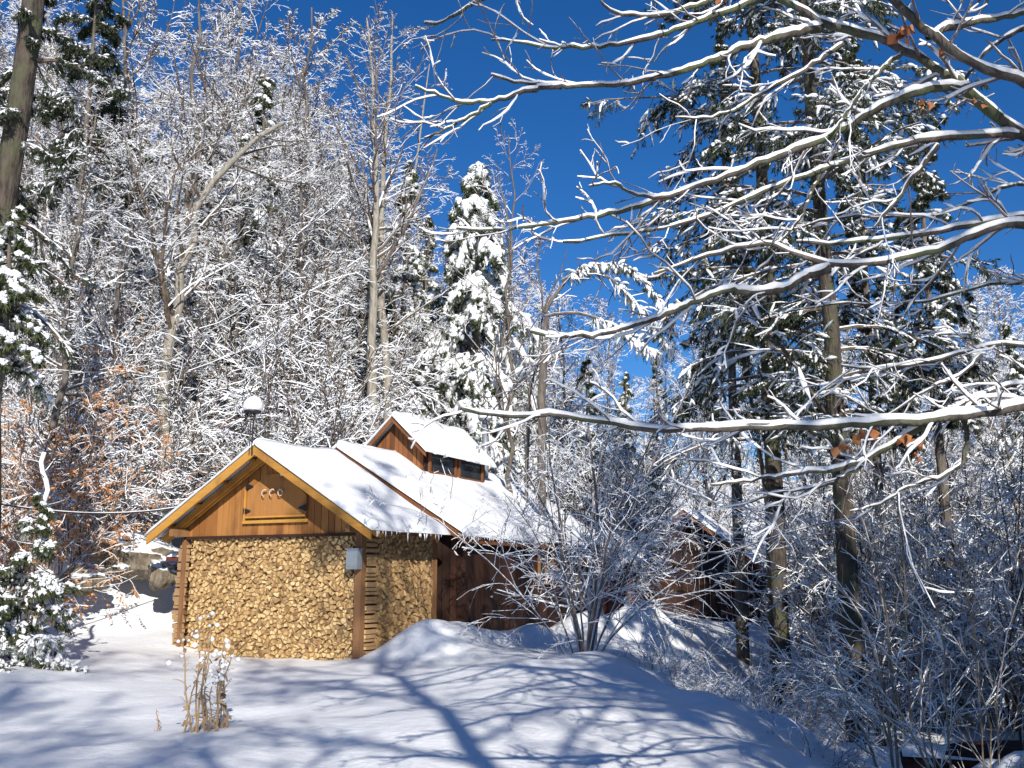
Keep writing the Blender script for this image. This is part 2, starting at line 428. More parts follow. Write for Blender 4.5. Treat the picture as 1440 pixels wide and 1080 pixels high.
for k in range(26):
    yy = random.uniform(y0s + .02, y1s); L = random.uniform(.03, .14) * (1.5 if random.random() < .2 else 1); t = TB()
    z0 = zl(XE) + .02
    t.tubes([[XE + .02, yy, z0], [XE + .025, yy, z0 - L * .5], [XE + .025, yy, z0 - L]], [.012, .008, .001], 5)
    if k < 40: t.build('icicle', M['snow'], shed, True)
side_boards('back_wall', M['plank_dark'], shed, .02, 2.2, 2.24, -.4, 2.1, .2)
# hatch door in the gable (trapezoid) with frame and hinges
hd = TB(); hy = -.035
def sub(o, p): o.parent = p; return o
xl, xr_ = -2.55, -1.18
poly = [(xl, hy, 2.36), (xr_, hy, 2.36), (xr_ + .0, hy, 2.74), (-1.72, hy, 3.14), (-2.10, hy, 3.14), (xl, hy, 2.86)]
hd.prism(poly, (0, .022, 0), .75); hatch = hd.build('hatch', M['plank_new'], shed); recalc(hatch)
t = TB()
for a, b in (((xl - .06, 2.30), (xr_ + .06, 2.30)), ((xl, 2.385), (xr_, 2.385))):
    t.beam((a[0], hy - .018, a[1]), (b[0], hy - .018, b[1]), .03, .055 if a[1] < 2.35 else .03, .9)
t.beam((xl - .03, hy - .018, 2.33), (xl - .03, hy - .018, 2.9), .03, .03, .9, up=(1, 0, 0))
sub(t.build('hatch_frame', M['board_new'], shed), hatch)
for (hx, hz, s) in ((xl + .02, 2.94, 1), (xl - .02, 2.50, 1), (xr_ - .02, 2.52, -1)):
    t = TB(); t.prism([(hx, hy - .03, hz - .05), (hx, hy - .03, hz + .05), (hx + s * .13, hy - .03, hz + .01), (hx + s * .13, hy - .03, hz - .01)], (0, .012, 0))
    t.box((hx - s * .02, hy - .026, hz), (.035, .014, .12)); sub(t.build('hinge', M['iron'], shed), hatch)
def w1(x, y, z): return C0 + R1 * x + U1 * y + np.array([0, 0, z])
# small horn ornaments hung on the hatch, two insulators under the peak
for k, hx in enumerate((-2.08, -1.90, -1.72)):
    o = thing('horn_ornament', ['small pale curved horn hung left on the gable hatch', 'small pale curved horn hung in the middle of the gable hatch', 'small pale ring shaped horn hung right on the gable hatch'][k], 'ornament', w1(hx, -.09, 2.80), -AZ1, 'horns on the gable hatch')
    a = np.linspace(.9 if k < 2 else 0, 4.6 if k < 2 else 6.1, 12); t = TB()
    t.tubes(np.stack([.06 * np.cos(a) * (1 if k < 2 else .75), -.02 * np.sin(a / 2), .06 * np.sin(a)], 1), np.linspace(.019, .007, 12), 6); t.build('horn', M['horn'], o, True)
    t = TB(); t.tubes([[0.0, .07, .05], [0, .0, .05]], [.004, .004], 5); t.build('nail', M['iron'], o)
for k, hx in enumerate((-1.72, -1.50)):
    o = thing('insulator', ['small white insulator knob high under the gable peak, left of the pair', 'bigger white insulator knob high under the gable peak, right of the pair'][k], 'insulator', w1(hx, -.1, 3.12 + .0 * k), -AZ1, 'white knobs under the peak')
    t = TB(); r_ = .025 + .012 * k; t.tubes([[0, .08, 0], [0, .05, 0], [0, .03, 0], [0, .0, 0], [0, -.02, 0]], [r_ * .6, r_ * .6, r_, r_, r_ * .3], 10, caps=True); t.build('knob', M['snow'], o, True)
    t = TB(); t.tubes([[0, .1, 0], [0, .07, 0]], [.006, .006], 5); t.build('screw', M['iron'], o)
# tin box on the corner post
o = thing('tin_box', 'weathered grey tin box nailed to the corner post of the woodshed', 'box', w1(-.03, -.14, 1.62), -AZ1)
t = TB(); t.box((0, 0, 0), (.23, .13, .32)); t.build('box_body', M['tin'], o)
t = TB(); t.box((0, -.005, .17), (.26, .16, .02)); t.build('lid', M['tin'], o)
t = TB(); t.box((0, -.068, -.02), (.15, .008, .2)); t.build('front_plate', M['tin'], o)
# pole with lantern-like cap on the ridge
o = thing('ridge_lamp', 'small dark lamp on a thin pole at the shed roof peak, capped with snow', 'lamp', w1(-2.03, -.56, 3.56), -AZ1)
t = TB(); t.tubes([[.03, 0, -.12], [.02, 0, .3], [.045, 0, .62]], [.016] * 3, 8); t.tubes([[-.035, 0, -.12], [-.03, 0, .62]], [.009] * 2, 6); t.build('pole', M['iron'], o, True)
t = TB(); t.tubes([[0, 0, .60], [0, 0, .62], [0, 0, .66], [0, 0, .70]], [.06, .15, .15, .10], 14, caps=True); t.build('lamp_shade', M['iron'], o, True)
t = TB(); t.tubes([[-.09, -.06, .50], [-.09, -.06, .54], [-.08, -.05, .60]], [.012, .03, .035], 8, caps=True); t.build('sensor', M['iron'], o, True)
t = TB(); t.tubes([[0, 0, .66], [0, 0, .72], [0.01, 0, .80], [0.01, 0, .87], [0, 0, .905], [0, 0, .915]], [.16, .175, .165, .12, .06, .01], 16, caps=True); t.build('snow_cap', M['snow'], o, True)
# bird-feeder like shelf at the left
o = thing('snowy_shelf', 'small brown shelf box topped with snow left of the log stack', 'shelf', w1(-4.38, .35, 1.6), -AZ1)
t = TB(); t.box((.08, 0, -.22), (.26, .25, .5)); t.build('cabinet', M['plank_dark'], o)
t = TB(); t.box((0, 0, .07), (.62, .42, .07)); t.build('shelf_board', M['plank_red'], o)
snow_slab('snow_cap', (-.32, -.22, .11), (-.32, .22, .11), (.33, -.22, .11), (.33, .22, .11), .13, o, 9, 0, 14, 14)

# ------------------------------------------------------------------ firewood (Voronoi split logs)
def clip(poly, p, q):
    """keep side of the bisector nearer to p"""
    m = (p + q) / 2; d = q - p; out = []; n = len(poly)
    s = [(v - m) @ d for v in poly]
    for i in range(n):
        a, b = poly[i], poly[(i + 1) % n]
        if s[i] <= 0: out.append(a)
        if s[i] * s[(i + 1) % n] < 0: out.append(a + (b - a) * s[i] / (s[i] - s[(i + 1) % n]))
    return out
def voronoi(w_, h_, cx, cz, rg, jit=.42):
    pts = []; r = 0; z = cz / 2
    while z < h_:
        x = cx * (.25 + .5 * (r % 2))
        while x < w_: pts.append([x + rg.uniform(-jit, jit) * cx, z + rg.uniform(-jit, jit) * cz]); x += cx * rg.uniform(.75, 1.25)
        z += cz; r += 1
    pts = np.array(pts); cells = []
    for i, p in enumerate(pts):
        d = np.hypot(*(pts - p).T); nb = np.argsort(d)[1:16]
        poly = [np.array(v, float) for v in ((0, 0), (w_, 0), (w_, h_), (0, h_))]
        for j in nb:
            poly = clip(poly, p, pts[j])
            if len(poly) < 3: break
        parts = []
        if len(poly) >= 4 and rg.random() < .45:      # a split round: cut the cell into two wedges
            k = rg.randrange(len(poly)); poly = poly[k:] + poly[:k]; h = len(poly) // 2
            parts = [poly[:h + 1], poly[h:] + poly[:1]]
        else: parts = [poly]
        for poly in parts:
            if len(poly) < 3: continue
            poly = np.array(poly); c = poly.mean(0)
            keep = [k for k in range(len(poly)) if np.hypot(*(poly[k] - poly[k - 1])) > .012]
            poly = poly[keep]
            if len(poly) >= 3: cells.append((c, poly))
    return cells
def log_geo(poly, rg, depth=.42):
    """poly centred, in (x,z); front faces -y. returns V,F lists + cut flags"""
    n = len(poly); sh = rg.uniform(.89, .98); P = poly * sh
    tl = rg.uniform(-.12, .12), rg.uniform(-.12, .12); f = lambda q, y: np.column_stack([q[:, 0], y + q[:, 0] * tl[0] + q[:, 1] * tl[1], q[:, 1]])
    V = np.vstack([f(P * .86, 0), f(P, .008), f(P * .93, depth)]); k = np.arange(n); k1 = (k + 1) % n
    return V, [k], np.concatenate([np.stack([k, k + n, k1 + n, k1], 1), np.stack([k + n, k + 2 * n, k1 + 2 * n, k1 + n], 1)])
rg = random.Random(11)
cells = voronoi(3.86, 2.42, .080, .066, rg, .46)
items = []
for c, poly in cells:
    x = -3.95 + c[0]; z = -.38 + c[1]
    y = .05 - .05 * vn(np.array(x * 1.3 + 5), np.array(z * 1.3)) + rg.uniform(-.04, .045)
    items.append((x, y, z, poly - c))
# which 300 show largest: nearest the corner post, above the snow
order = sorted(range(len(items)), key=lambda k: -(items[k][0] + 0 * items[k][2]) if items[k][2] > .02 else 99)
ind = set([k for k in order if items[k][2] > .02][:300])
stack = TB(); stack_cut = []
class LB:
    def __init__(s): s.V = []; s.F = {}; s.T = {}; s.C = {}; s.n = 0
    def add(s, V, F, tone, cut):
        F = np.asarray(F); k = F.shape[1]; s.F.setdefault(k, []).append(F + s.n); s.T.setdefault(k, []).append(np.full(len(F), tone)); s.C.setdefault(k, []).append(np.full(len(F), cut))
    def log(s, V, front, sides, tone): s.add(V, front, tone, 1.); s.add(V, sides, tone, 0.); s.V.append(V); s.n += len(V)
    def build(s, name, parent=None):
        ks = sorted(s.F)
        return mk(name, np.concatenate(s.V), [np.concatenate(s.F[k]) for k in ks], M['log'], parent, False,
                  {'tone': np.concatenate([np.concatenate(s.T[k]) for k in ks]), 'cut': np.concatenate([np.concatenate(s.C[k]) for k in ks])})
rest = LB()
rz1 = np.array([[cos(-AZ1), -sin(-AZ1), 0], [sin(-AZ1), cos(-AZ1), 0], [0, 0, 1]])
for k, (x, y, z, poly) in enumerate(items):
    V, fr, sd = log_geo(poly, rg, .42)
    tone = min(1, max(0, rg.gauss(.55, .27)))
    if k in ind:
        b = LB(); b.log(V, fr, sd, tone); o = b.build('firewood_log'); o.location = tuple(w1(x, y, z)); o.rotation_euler = (0, 0, -AZ1)
        tag(o, 'split firewood log, pale cut end showing, in the front stack near the corner post', 'firewood', 'split logs in the front stack beside the corner post')
    else: rest.log((V + [x, y, z]) @ rz1.T + C0, fr, sd, tone)
# right-hand side stack: ends face +x; rotate the builder's -y to +x
cells = voronoi(1.95, 2.42, .092, .073, rg, .5)
for c, poly in cells:
    yy = .2 + c[0]; z = -.33 + c[1]
    if yy < .42 + .25 * vn(np.array(z * 3.0), np.array(.5)): continue
    V, fr, sd = log_geo(poly - c, rg, .42); V = V @ np.array([[0, 1, 0], [-1, 0, 0], [0, 0, 1]]).astype(float)   # x->y , -y->+x
    tone = min(1, max(0, rg.gauss(.30, .25)))
    V = V + [.03 + rg.uniform(-.03, .03) + .03 * float(vn(np.array(yy * 2), np.array(z * 2))), yy, z]
    rest.log(V @ rz1.T + C0, fr, sd, tone)
# crosswise logs at the ends (seen lengthwise)
def cross_logs(x0, x1, yc, xs_face, n, zlo, zhi, wdt, alongy=True):
    z = zlo
    while z < zhi:
        h = rg.uniform(.05, .11)
        if alongy:      # long side along y, visible from +x side
            L = rg.uniform(.24, .36); poly = np.array([(-.07, -h / 2), (.07, -h / 2 * rg.uniform(.5, 1)), (.07, h / 2 * rg.uniform(.6, 1)), (-.06, h / 2)])
            V, fr, sd = log_geo(poly, rg, L); yy = yc + rg.uniform(-.03, .03)
            rest.log((V + [xs_face + rg.uniform(-.03, .02), yy, z]) @ rz1.T + C0, fr, sd, min(1, max(0, rg.gauss(.5, .3))))
        z += h * .95
cross_logs(0, 0, .10, .02, 0, -.3, 2.0, .3)
cross_logs(0, 0, .12, -.13, 0, -.3, 2.0, .3)
z = -.2
while z < 1.95:     # left end: short logs laid across, ends sticking out to the left
    h = rg.uniform(.05, .10)
    for yy in (.06, .2, .36, .52):
        poly = np.array([(-.07, -h / 2), (.07, -h / 2), (.075, h / 2 * rg.uniform(.5, 1)), (-.06, h / 2)])
        V, fr, sd = log_geo(poly, rg, .3); V = V @ np.array([[0, -1, 0], [1, 0, 0], [0, 0, 1]]).astype(float)
        out = -.04 - .12 * (1 - abs(z - .7) / 1.5) + rg.uniform(-.03, .02)
        rest.log((V + [-4.12 + out, yy, z]) @ rz1.T + C0, [fr[0]], sd, min(1, max(0, rg.gauss(.5, .25))))
    z += h * .97
o = rest.build('stacked_firewood'); tag(o, 'rest of the split firewood stacked tight under the woodshed roof', 'firewood', kind='stuff')
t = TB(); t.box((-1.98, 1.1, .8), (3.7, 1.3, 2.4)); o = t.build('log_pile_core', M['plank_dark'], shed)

# ================================================================== MAIN CABIN
mc = thing('cabin', 'dark plank cabin behind the woodshed with long snowy roof and window dormer', 'cabin', M0, -AZ2)
XR2, ZR2, SL2 = -2.66, 3.86, .615
zl2 = lambda x: ZR2 - SL2 * abs(x - XR2)
XE2, XL2 = .25, -5.57; LEN = 8.2
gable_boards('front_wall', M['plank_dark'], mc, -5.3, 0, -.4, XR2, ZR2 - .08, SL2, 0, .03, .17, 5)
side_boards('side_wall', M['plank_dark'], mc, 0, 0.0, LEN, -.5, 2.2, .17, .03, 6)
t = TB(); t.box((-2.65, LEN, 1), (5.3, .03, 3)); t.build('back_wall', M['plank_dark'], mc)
for s, xe in ((-1, XL2), (1, XE2)):
    t = TB(); yq = -.34
    pl = [(XR2, yq, ZR2 + .01), (xe, yq, zl2(xe) + .01), (xe, yq, zl2(xe) - .15), (XR2, yq, ZR2 - .16)]
    t.prism(pl, (0, .035, 0), .6); o = t.build('rake_board', M['plank_old'], mc); recalc(o)
    roof_panel('roof_panel', mc, XR2, ZR2 + .02, xe, zl2(xe) + .02, -.34, LEN + .2, M['tin'])
    snow_slab('roof_snow', (XR2, -.37, ZR2 + .02), (XR2, LEN + .2, ZR2 + .02), (xe + s * .05, -.37, zl2(xe)), (xe + s * .05, LEN + .2, zl2(xe)), .16, mc, 13 + s, .05, 120, 40)
    t = TB(); t.beam((xe - s * .04, -.3, zl2(xe) - .06), (xe - s * .04, LEN + .15, zl2(xe) - .06), .04, .12, .4); t.build('fascia', M['plank_old'], mc)
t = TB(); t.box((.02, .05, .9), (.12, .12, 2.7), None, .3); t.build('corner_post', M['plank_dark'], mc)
# door in the side wall with latch, and a small window with lit wooden frame
t = TB()
for k in range(6): t.box((.03, 1.05 + k * .15, .85), (.03, .142, 2.0), None, random.random() * .5)
dr = t.build('door', M['plank_dark'], mc)
t = TB(); t.tubes([[.05, 1.15, .95], [.1, 1.15, .95]], [.025, .03], 8, caps=True); t.build('handle', M['tin'], dr, True)
for k, (wy, wz, ww, wh) in enumerate(((4.1, 1.55, .8, .7), (6.6, 1.5, .8, .6))):
    t = TB(); t.box((.012, wy, wz), (.02, ww, wh)); wd = t.build('window', M['glass'], mc)
    t = TB()
    for dy in (-ww / 2, 0, ww / 2): t.box((.04, wy + dy, wz), (.05, .06, wh + .1), None, .9)
    for dz in (-wh / 2, wh / 2): t.box((.045, wy, wz + dz), (.055, ww + .14, .07), None, .8)
    t.build('window_frame', M['beam'] if k == 0 else M['plank_red'], wd)
for k in range(30):
    yy = random.uniform(-.3, 3.5); L = random.uniform(.03, .12); t = TB(); z0 = zl2(XE2) + .01
    t.tubes([[XE2 + .04, yy, z0], [XE2 + .04, yy, z0 - L * .5], [XE2 + .04, yy, z0 - L]], [.012, .008, .001], 5); t.build('icicle', M['snow'], mc, True)
# dormer monitor on the ridge
DX, DZ, DS, DY0, DY1, DH = -2.62, 4.80, .98, 2.0, 5.2, .64
dz_ = lambda x: DZ - DS * abs(x - DX)
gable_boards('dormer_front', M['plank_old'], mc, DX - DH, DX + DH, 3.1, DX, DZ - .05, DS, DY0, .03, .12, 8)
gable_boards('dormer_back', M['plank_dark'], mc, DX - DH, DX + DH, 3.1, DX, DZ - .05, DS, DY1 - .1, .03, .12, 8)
for s in (-1, 1):
    xw = DX + s * DH
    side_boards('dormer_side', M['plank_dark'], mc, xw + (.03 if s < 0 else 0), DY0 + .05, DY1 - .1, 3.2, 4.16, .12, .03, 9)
    xe = DX + s * .84; ye = DZ - DS * .84
    roof_panel('dormer_roof', mc, DX, DZ + .02, xe, ye + .02, DY0 - .28, DY1 + .15, M['tin'])
    snow_slab('dormer_snow', (DX, DY0 - .32, DZ + .02), (DX, DY1 + .15, DZ + .02), (xe + s * .04, DY0 - .32, ye + .0), (xe + s * .04, DY1 + .15, ye), .14, mc, 23 + s, .08, 60, 20)
    t = TB(); yq = DY0 - .27
    t.prism([(DX, yq, DZ + .01), (xe, yq, ye + .01), (xe, yq, ye - .1), (DX, yq, DZ - .12)], (0, .03, 0), .5); o = t.build('dormer_rake_board', M['plank_old'], mc); recalc(o)
xw = DX + DH
for k in range(2):
    yc = DY0 + .85 + k * 1.42
    t = TB(); t.box((xw + .012, yc, 3.86), (.02, 1.2, .5)); wd = t.build('dormer_window', M['glass'], mc)
    t = TB()
    for dy in (-.62, .62): t.box((xw + .035, yc + dy, 3.86), (.05, .07, .6), None, .5)
    for dz in (-.27, .27): t.box((xw + .04, yc, 3.86 + dz), (.055, 1.3, .06), None, .5)
    t.build('window_frame', M['plank_old'], wd)
# stove pipe
o = mc
t = TB(); cp = np.array([DX + .32, DY1 + .6, 0]); t.tubes([cp + [0, 0, 3.2], cp + [0, 0, 5.25]], [.085, .085], 14, caps=True); t.build('stove_pipe', M['tin'], mc, True)
t = TB(); t.tubes([cp + [0, 0, 5.24], cp + [0, 0, 5.27], cp + [0, 0, 5.33]], [.1, .17, .16], 14, caps=True); t.build('pipe_cap', M['tin'], mc, True)
t = TB(); t.tubes([cp + [0, 0, 5.31], cp + [0, 0, 5.36], cp + [0, 0, 5.44], cp + [0, 0, 5.49]], [.19, .2, .14, .02], 14, caps=True); t.build('cap_snow', M['snow'], mc, True)
# lower red addition at the far end
def w2(x, y, z): return M0 + R2 * x + U2 * y + np.array([0, 0, z])
ad = thing('lean_to', 'low red plank addition at the far end of the dark cabin behind the icy shrub', 'shed', w2(0, LEN + .3, 0), -AZ2)
side_boards('side_wall', M['plank_red'], ad, 0, 0, 2.6, -1.2, 1.75, .17, .03, 16)
t = TB(); t.box((-1.5, .02, .3), (3, .03, 2.9)); t.box((-1.5, 2.6, .3), (3, .03, 2.9)); t.build('end_walls', M['plank_red'], ad)
roof_panel('roof_panel', ad, -3, 3.4, .3, 1.72, -.1, 2.8, M['tin'])
snow_slab('roof_snow', (-3, -.1, 3.42), (-3, 2.8, 3.42), (.35, -.1, 1.7), (.35, 2.8, 1.7), .17, ad, 31, .1, 60, 24)
t = TB(); t.box((.02, 1.6, .75), (.03, .5, .4)); wd = t.build('window', M['board_new'], ad)
t = TB()
for dy in (-.27, .27): t.box((.035, 1.6 + dy, .75), (.04, .05, .5))
t.build('window_frame', M['plank_red'], wd)

# ================================================================== FAR CABIN
FC = np.array([7.3, 42, -.5]); AZ3 = RAD(20)
fc = thing('far_cabin', 'distant dark brown cabin with steep blue grey snowy roof behind the pine trunks', 'cabin', FC, -AZ3); fc.scale = (1.12, 1, 1.08)
gable_boards('front_wall', M['plank_dark'], fc, -2.6, 3.2, -.5, 0, 4.1, .78, 0, .04, .2, 40)
side_boards('side_wall', M['plank_dark'], fc, 3.2, 0, 5, -.5, 1.7, .2, .04, 41)
for s, xe in ((-1, -2.9), (1, 3.6)):
    ze = 4.2 - .78 * abs(xe)
    roof_panel('roof_panel', fc, 0, 4.22, xe, ze + .02, -.7, 5.4, M['tin'])
    snow_slab('roof_snow', (0, -.75, 4.22), (0, 5.4, 4.22), (xe, -.75, ze), (xe, 5.4, ze), .13, fc, 50 + s, 0, 60, 30)
    t = TB(); t.prism([(0, -.7, 4.2), (xe, -.7, ze), (xe, -.7, ze - .18), (0, -.7, 4.02)], (0, .05, 0), .5); o = t.build('rake_board', M['plank_old'], fc); recalc(o)
t = TB(); t.box((1.0, -.02, 2.15), (.9, .03, .8)); wd = t.build('window', M['glass'], fc)
t = TB()
for dx in (-.48, .48): t.box((1.0 + dx, -.045, 2.15), (.07, .05, .95))
for dz in (-.44, .44): t.box((1.0, -.05, 2.15 + dz), (1.05, .06, .07))
t.build('window_frame', M['tin'], wd)

# ================================================================== TREES
def rot_child(T, ang, phi, rng):
    ref = np.where(np.abs(T[:, 2:3]) > .9, [[1., 0, 0]], [[0, 0, 1.]])
    A = np.cross(T, ref); A /= np.linalg.norm(A, axis=1, keepdims=True); B = np.cross(A, T)
    return np.cos(ang)[:, None] * T + np.sin(ang)[:, None] * (np.cos(phi)[:, None] * A + np.sin(phi)[:, None] * B)
def grow(P, R, m, t0, t1, ang, lr, n, rng, bend=0, nz=.12, rf=.5, rmin=.006, tip=.4, phi=None, lfun=None, rcap=9):
    B, k, _ = P.shape
    t = (np.arange(m)[None] + rng.random((B, m))) / m; t = (t0 + (t1 - t0) * t).ravel(); idx = np.repeat(np.arange(B), m)
    f = t * (k - 1); i = np.minimum(f.astype(int), k - 2); fr = (f - i)[:, None]
    p = P[idx, i] * (1 - fr) + P[idx, i + 1] * fr
    r = R[idx, i] * (1 - fr[:, 0]) + R[idx, i + 1] * fr[:, 0]
    T = P[idx, i + 1] - P[idx, i]; T /= np.linalg.norm(T, axis=1, keepdims=True) + 1e-9
    L = np.linalg.norm(P[:, -1] - P[:, 0], axis=1)[idx]
    ln = L * lr * rng.uniform(.55, 1.2, len(t)) * (lfun(t) if lfun else (1.15 - .75 * (t - t0) / (t1 - t0 + 1e-9)))
    a = np.radians(rng.uniform(ang[0], ang[1], len(t)))
    if phi is None: ph = rng.uniform(0, 2 * pi, len(t))
    elif phi == 'flat': ph = rng.choice([0, pi], len(t)) + rng.normal(0, .35, len(t))
    else: ph = phi(t)
    d = rot_child(T, a, ph, rng); Q = np.empty((len(t), n, 3)); Q[:, 0] = p
    for s in range(1, n):
        d = d + rng.normal(0, nz, d.shape) + [0, 0, bend / n]; d /= np.linalg.norm(d, axis=1, keepdims=True)
        Q[:, s] = Q[:, s - 1] + d * (ln / (n - 1))[:, None]
    r0 = np.clip(r * rf, rmin, rcap); RR = r0[:, None] * np.linspace(1, tip, n)[None]; RR = np.maximum(RR, rmin * .8)
    return Q, RR
def stem(pts, n, r0, r1, rng, wob=.03):
    pts = np.asarray(pts, float); L = np.concatenate([[0], np.cumsum(np.linalg.norm(np.diff(pts, axis=0), axis=1))])
    s = np.linspace(0, L[-1], n); P = np.stack([np.interp(s, L, pts[:, k]) for k in range(3)], 1)
    for _ in range(2): P[1:-1] = (P[:-2] + 2 * P[1:-1] + P[2:]) / 4
    P[1:-1] += rng.normal(0, wob, (n - 2, 3)) * [1, 1, .3]
    return P[None], np.linspace(r0, r1, n)[None]
def bare_tree(name, label, seed, Ht=12, r0=.14, n1=20, n2=9, n3=6, n4=4, lean=(.3, .2), up=.5, ang1=(35, 65), l1=.36, start=.3, trunkmat='trunk', twigmat='twig', pts=None, n5=0, rm=.008, r1=.02, group=None, loc=(0, 0, 0), l2=.42, wob=None):
    rng = np.random.default_rng(seed)
    root = thing(name, label, 'tree', loc, 0, group)
    if pts is None: pts = [(0, 0, -.6), (lean[0] * .3, lean[1] * .3, Ht * .4), (lean[0], lean[1], Ht)]
    P0, R0 = stem(pts, 16, r0, r1, rng, Ht * .006 if wob is None else wob)
    P1, Q1 = grow(P0, R0, n1, start, .98, ang1, l1, 9, rng, up, .11, .5, .012, .3)
    P2, Q2 = grow(P1, Q1, n2, .15, .98, (25, 60), l2, 6, rng, .15, .13, .55, .010, .5)
    P3, Q3 = grow(P2, Q2, n3, .1, .98, (25, 65), .5, 4, rng, -.15, .15, .6, rm, .6)
    t = TB(); t.tubes(P0, R0, 9); t.build('trunk', M[trunkmat], root, True)
    t = TB(); t.tubes(P1, Q1, 6); t.tubes(P2, Q2, 3); t.tubes(P3, Q3, 3)
    if n4:
        P4, Q4 = grow(P3, Q3, n4, .1, .98, (25, 60), .6, 3, rng, -.1, .12, .8, rm, .7)
        t.tubes(P4, Q4, 3)
    t.build('crown', M[twigmat], root)
    root['_h'] = Ht
    return root
def shrub(name, label, seed, Ht=3, stems=9, spread=1.4, arch=1.2, twigmat='twig', n2=9, n3=5, n4=3, group=None, loc=(0, 0, 0), r=.02, rm=.006, leaves=None, flat=True, cat='shrub', lsize=.07, nl=3):
    rng = np.random.default_rng(seed); root = thing(name, label, cat, loc, 0, group)
    n = 9; a = rng.uniform(0, 2 * pi, stems); tilt = rng.uniform(.1, .9, stems) * spread / Ht * 1.2
    d = np.stack([np.cos(a) * tilt, np.sin(a) * tilt, np.ones(stems)], 1); d /= np.linalg.norm(d, axis=1, keepdims=True)
    P = np.empty((stems, n, 3)); P[:, 0] = np.stack([np.cos(a), np.sin(a), 0 * a], 1) * rng.uniform(0, .15, (stems, 1)) + [0, 0, -.25]
    ln = Ht * rng.uniform(.7, 1.35, stems)
    for s in range(1, n):
        d = d + rng.normal(0, .07, d.shape) + np.stack([np.cos(a), np.sin(a), 0 * a], 1) * .06 * arch - np.array([0, 0, .09 * arch * s / n]); d /= np.linalg.norm(d, axis=1, keepdims=True)
        P[:, s] = P[:, s - 1] + d * (ln / (n - 1))[:, None]
    R = r * np.linspace(1, .35, n)[None] * rng.uniform(.6, 1.3, (stems, 1))
    P2, Q2 = grow(P, R, n2, .2, .98, (25, 65), .42, 6, rng, -.3 * arch, .14, .6, rm * 1.3, .5)
    P3, Q3 = grow(P2, Q2, n3, .1, .98, (25, 60), .5, 5, rng, -.3, .22, .7, rm, .7)
    t = TB(); t.tubes(P, R, 6); t.build('stems', M[twigmat], root, True)
    t = TB(); t.tubes(P2, Q2, 3); t.tubes(P3, Q3, 3)
    if n4: P4, Q4 = grow(P3, Q3, n4, .1, .98, (25, 60), .6, 3, rng, -.2, .12, .9, rm, .8); t.tubes(P4, Q4, 3)
    t.build('twigs', M[twigmat], root)
    if leaves:
        leafs(P3, nl, lsize, rng, leaves, root)
    root['_h'] = Ht
    return root
def leafs(P, per, size, rng, mat, root, name='leaves', hang=.8):
    B = len(P); idx = np.repeat(np.arange(B), per); k = P.shape[1]
    f = rng.uniform(.2, 1, len(idx)) * (k - 1); i = np.minimum(f.astype(int), k - 2); fr = (f - i)[:, None]
    p = P[idx, i] * (1 - fr) + P[idx, i + 1] * fr; n = len(p)
    d = rng.normal(0, 1, (n, 3)); d[:, 2] = -abs(d[:, 2]) * hang - .3; d /= np.linalg.norm(d, axis=1, keepdims=True)
    s = np.cross(d, rng.normal(0, 1, (n, 3))); s /= np.linalg.norm(s, axis=1, keepdims=True); nn = np.cross(d, s)
    L = (size * rng.uniform(.6, 1.2, n))[:, None]
    V = np.stack([p, p + d * L * .45 + s * L * .26 + nn * L * .08, p + d * L, p + d * L * .5 - s * L * .26 + nn * L * .08], 1).reshape(-1, 3)
    F = np.arange(n * 4).reshape(-1, 4)
    return mk(name, V, [F], M[mat], root, False, {'tone': rng.random(n)})
def foliage(S, rng, root, mats=('needles', 'snow'), per=5, nlen=.2, snow_r=.05, snow_frac=.8, lift=.03, droop=.6, names=('foliage', 'snow_clumps')):
    """S (B,k,3): sprigs. needle blades under/around each and a snow lump lying along it"""
    B, k, _ = S.shape
    idx = np.repeat(np.arange(B), per); f = rng.uniform(.05, 1, len(idx)) * (k - 1); i = np.minimum(f.astype(int), k - 2); fr = (f - i)[:, None]
    p = S[idx, i] * (1 - fr) + S[idx, i + 1] * fr; T = S[idx, i + 1] - S[idx, i]; T /= np.linalg.norm(T, axis=1, keepdims=True) + 1e-9
    n = len(p); d = T * .9 + rng.normal(0, .55, (n, 3)) - [0, 0, droop]; d /= np.linalg.norm(d, axis=1, keepdims=True)
    s = np.cross(d, rng.normal(0, 1, (n, 3))); s /= np.linalg.norm(s, axis=1, keepdims=True)
    L = (nlen * rng.uniform(.5, 1.3, n))[:, None]; w_ = nlen * .085
    V = np.stack([p - s * w_ * .5, p + d * L * .5 - s * w_, p + d * L, p + d * L * .5 + s * w_], 1).reshape(-1, 3)
    mk(names[0], V, [np.arange(n * 4).reshape(-1, 4)], M[mats[0]], root, False, {'tone': rng.random(n)})
    keep = rng.random(B) < snow_frac; Q = S[keep].copy(); b = len(Q)
    if b == 0: return
    m = 5; u = np.linspace(0, 1, m); ii = u * (k - 1); i0 = np.minimum(ii.astype(int), k - 2); fr = (ii - i0)[None, :, None]
    Q = Q[:, i0] * (1 - fr) + Q[:, i0 + 1] * fr; Q[..., 2] += lift
    R = snow_r * np.array([.35, .9, 1.1, .85, .2])[None] * rng.uniform(.5, 1.35, (b, 1)) * rng.uniform(.75, 1.25, (b, m))
    t = TB(); t.tubes(Q, R, 5, .75); t.build(names[1], M[mats[1]], root, True)
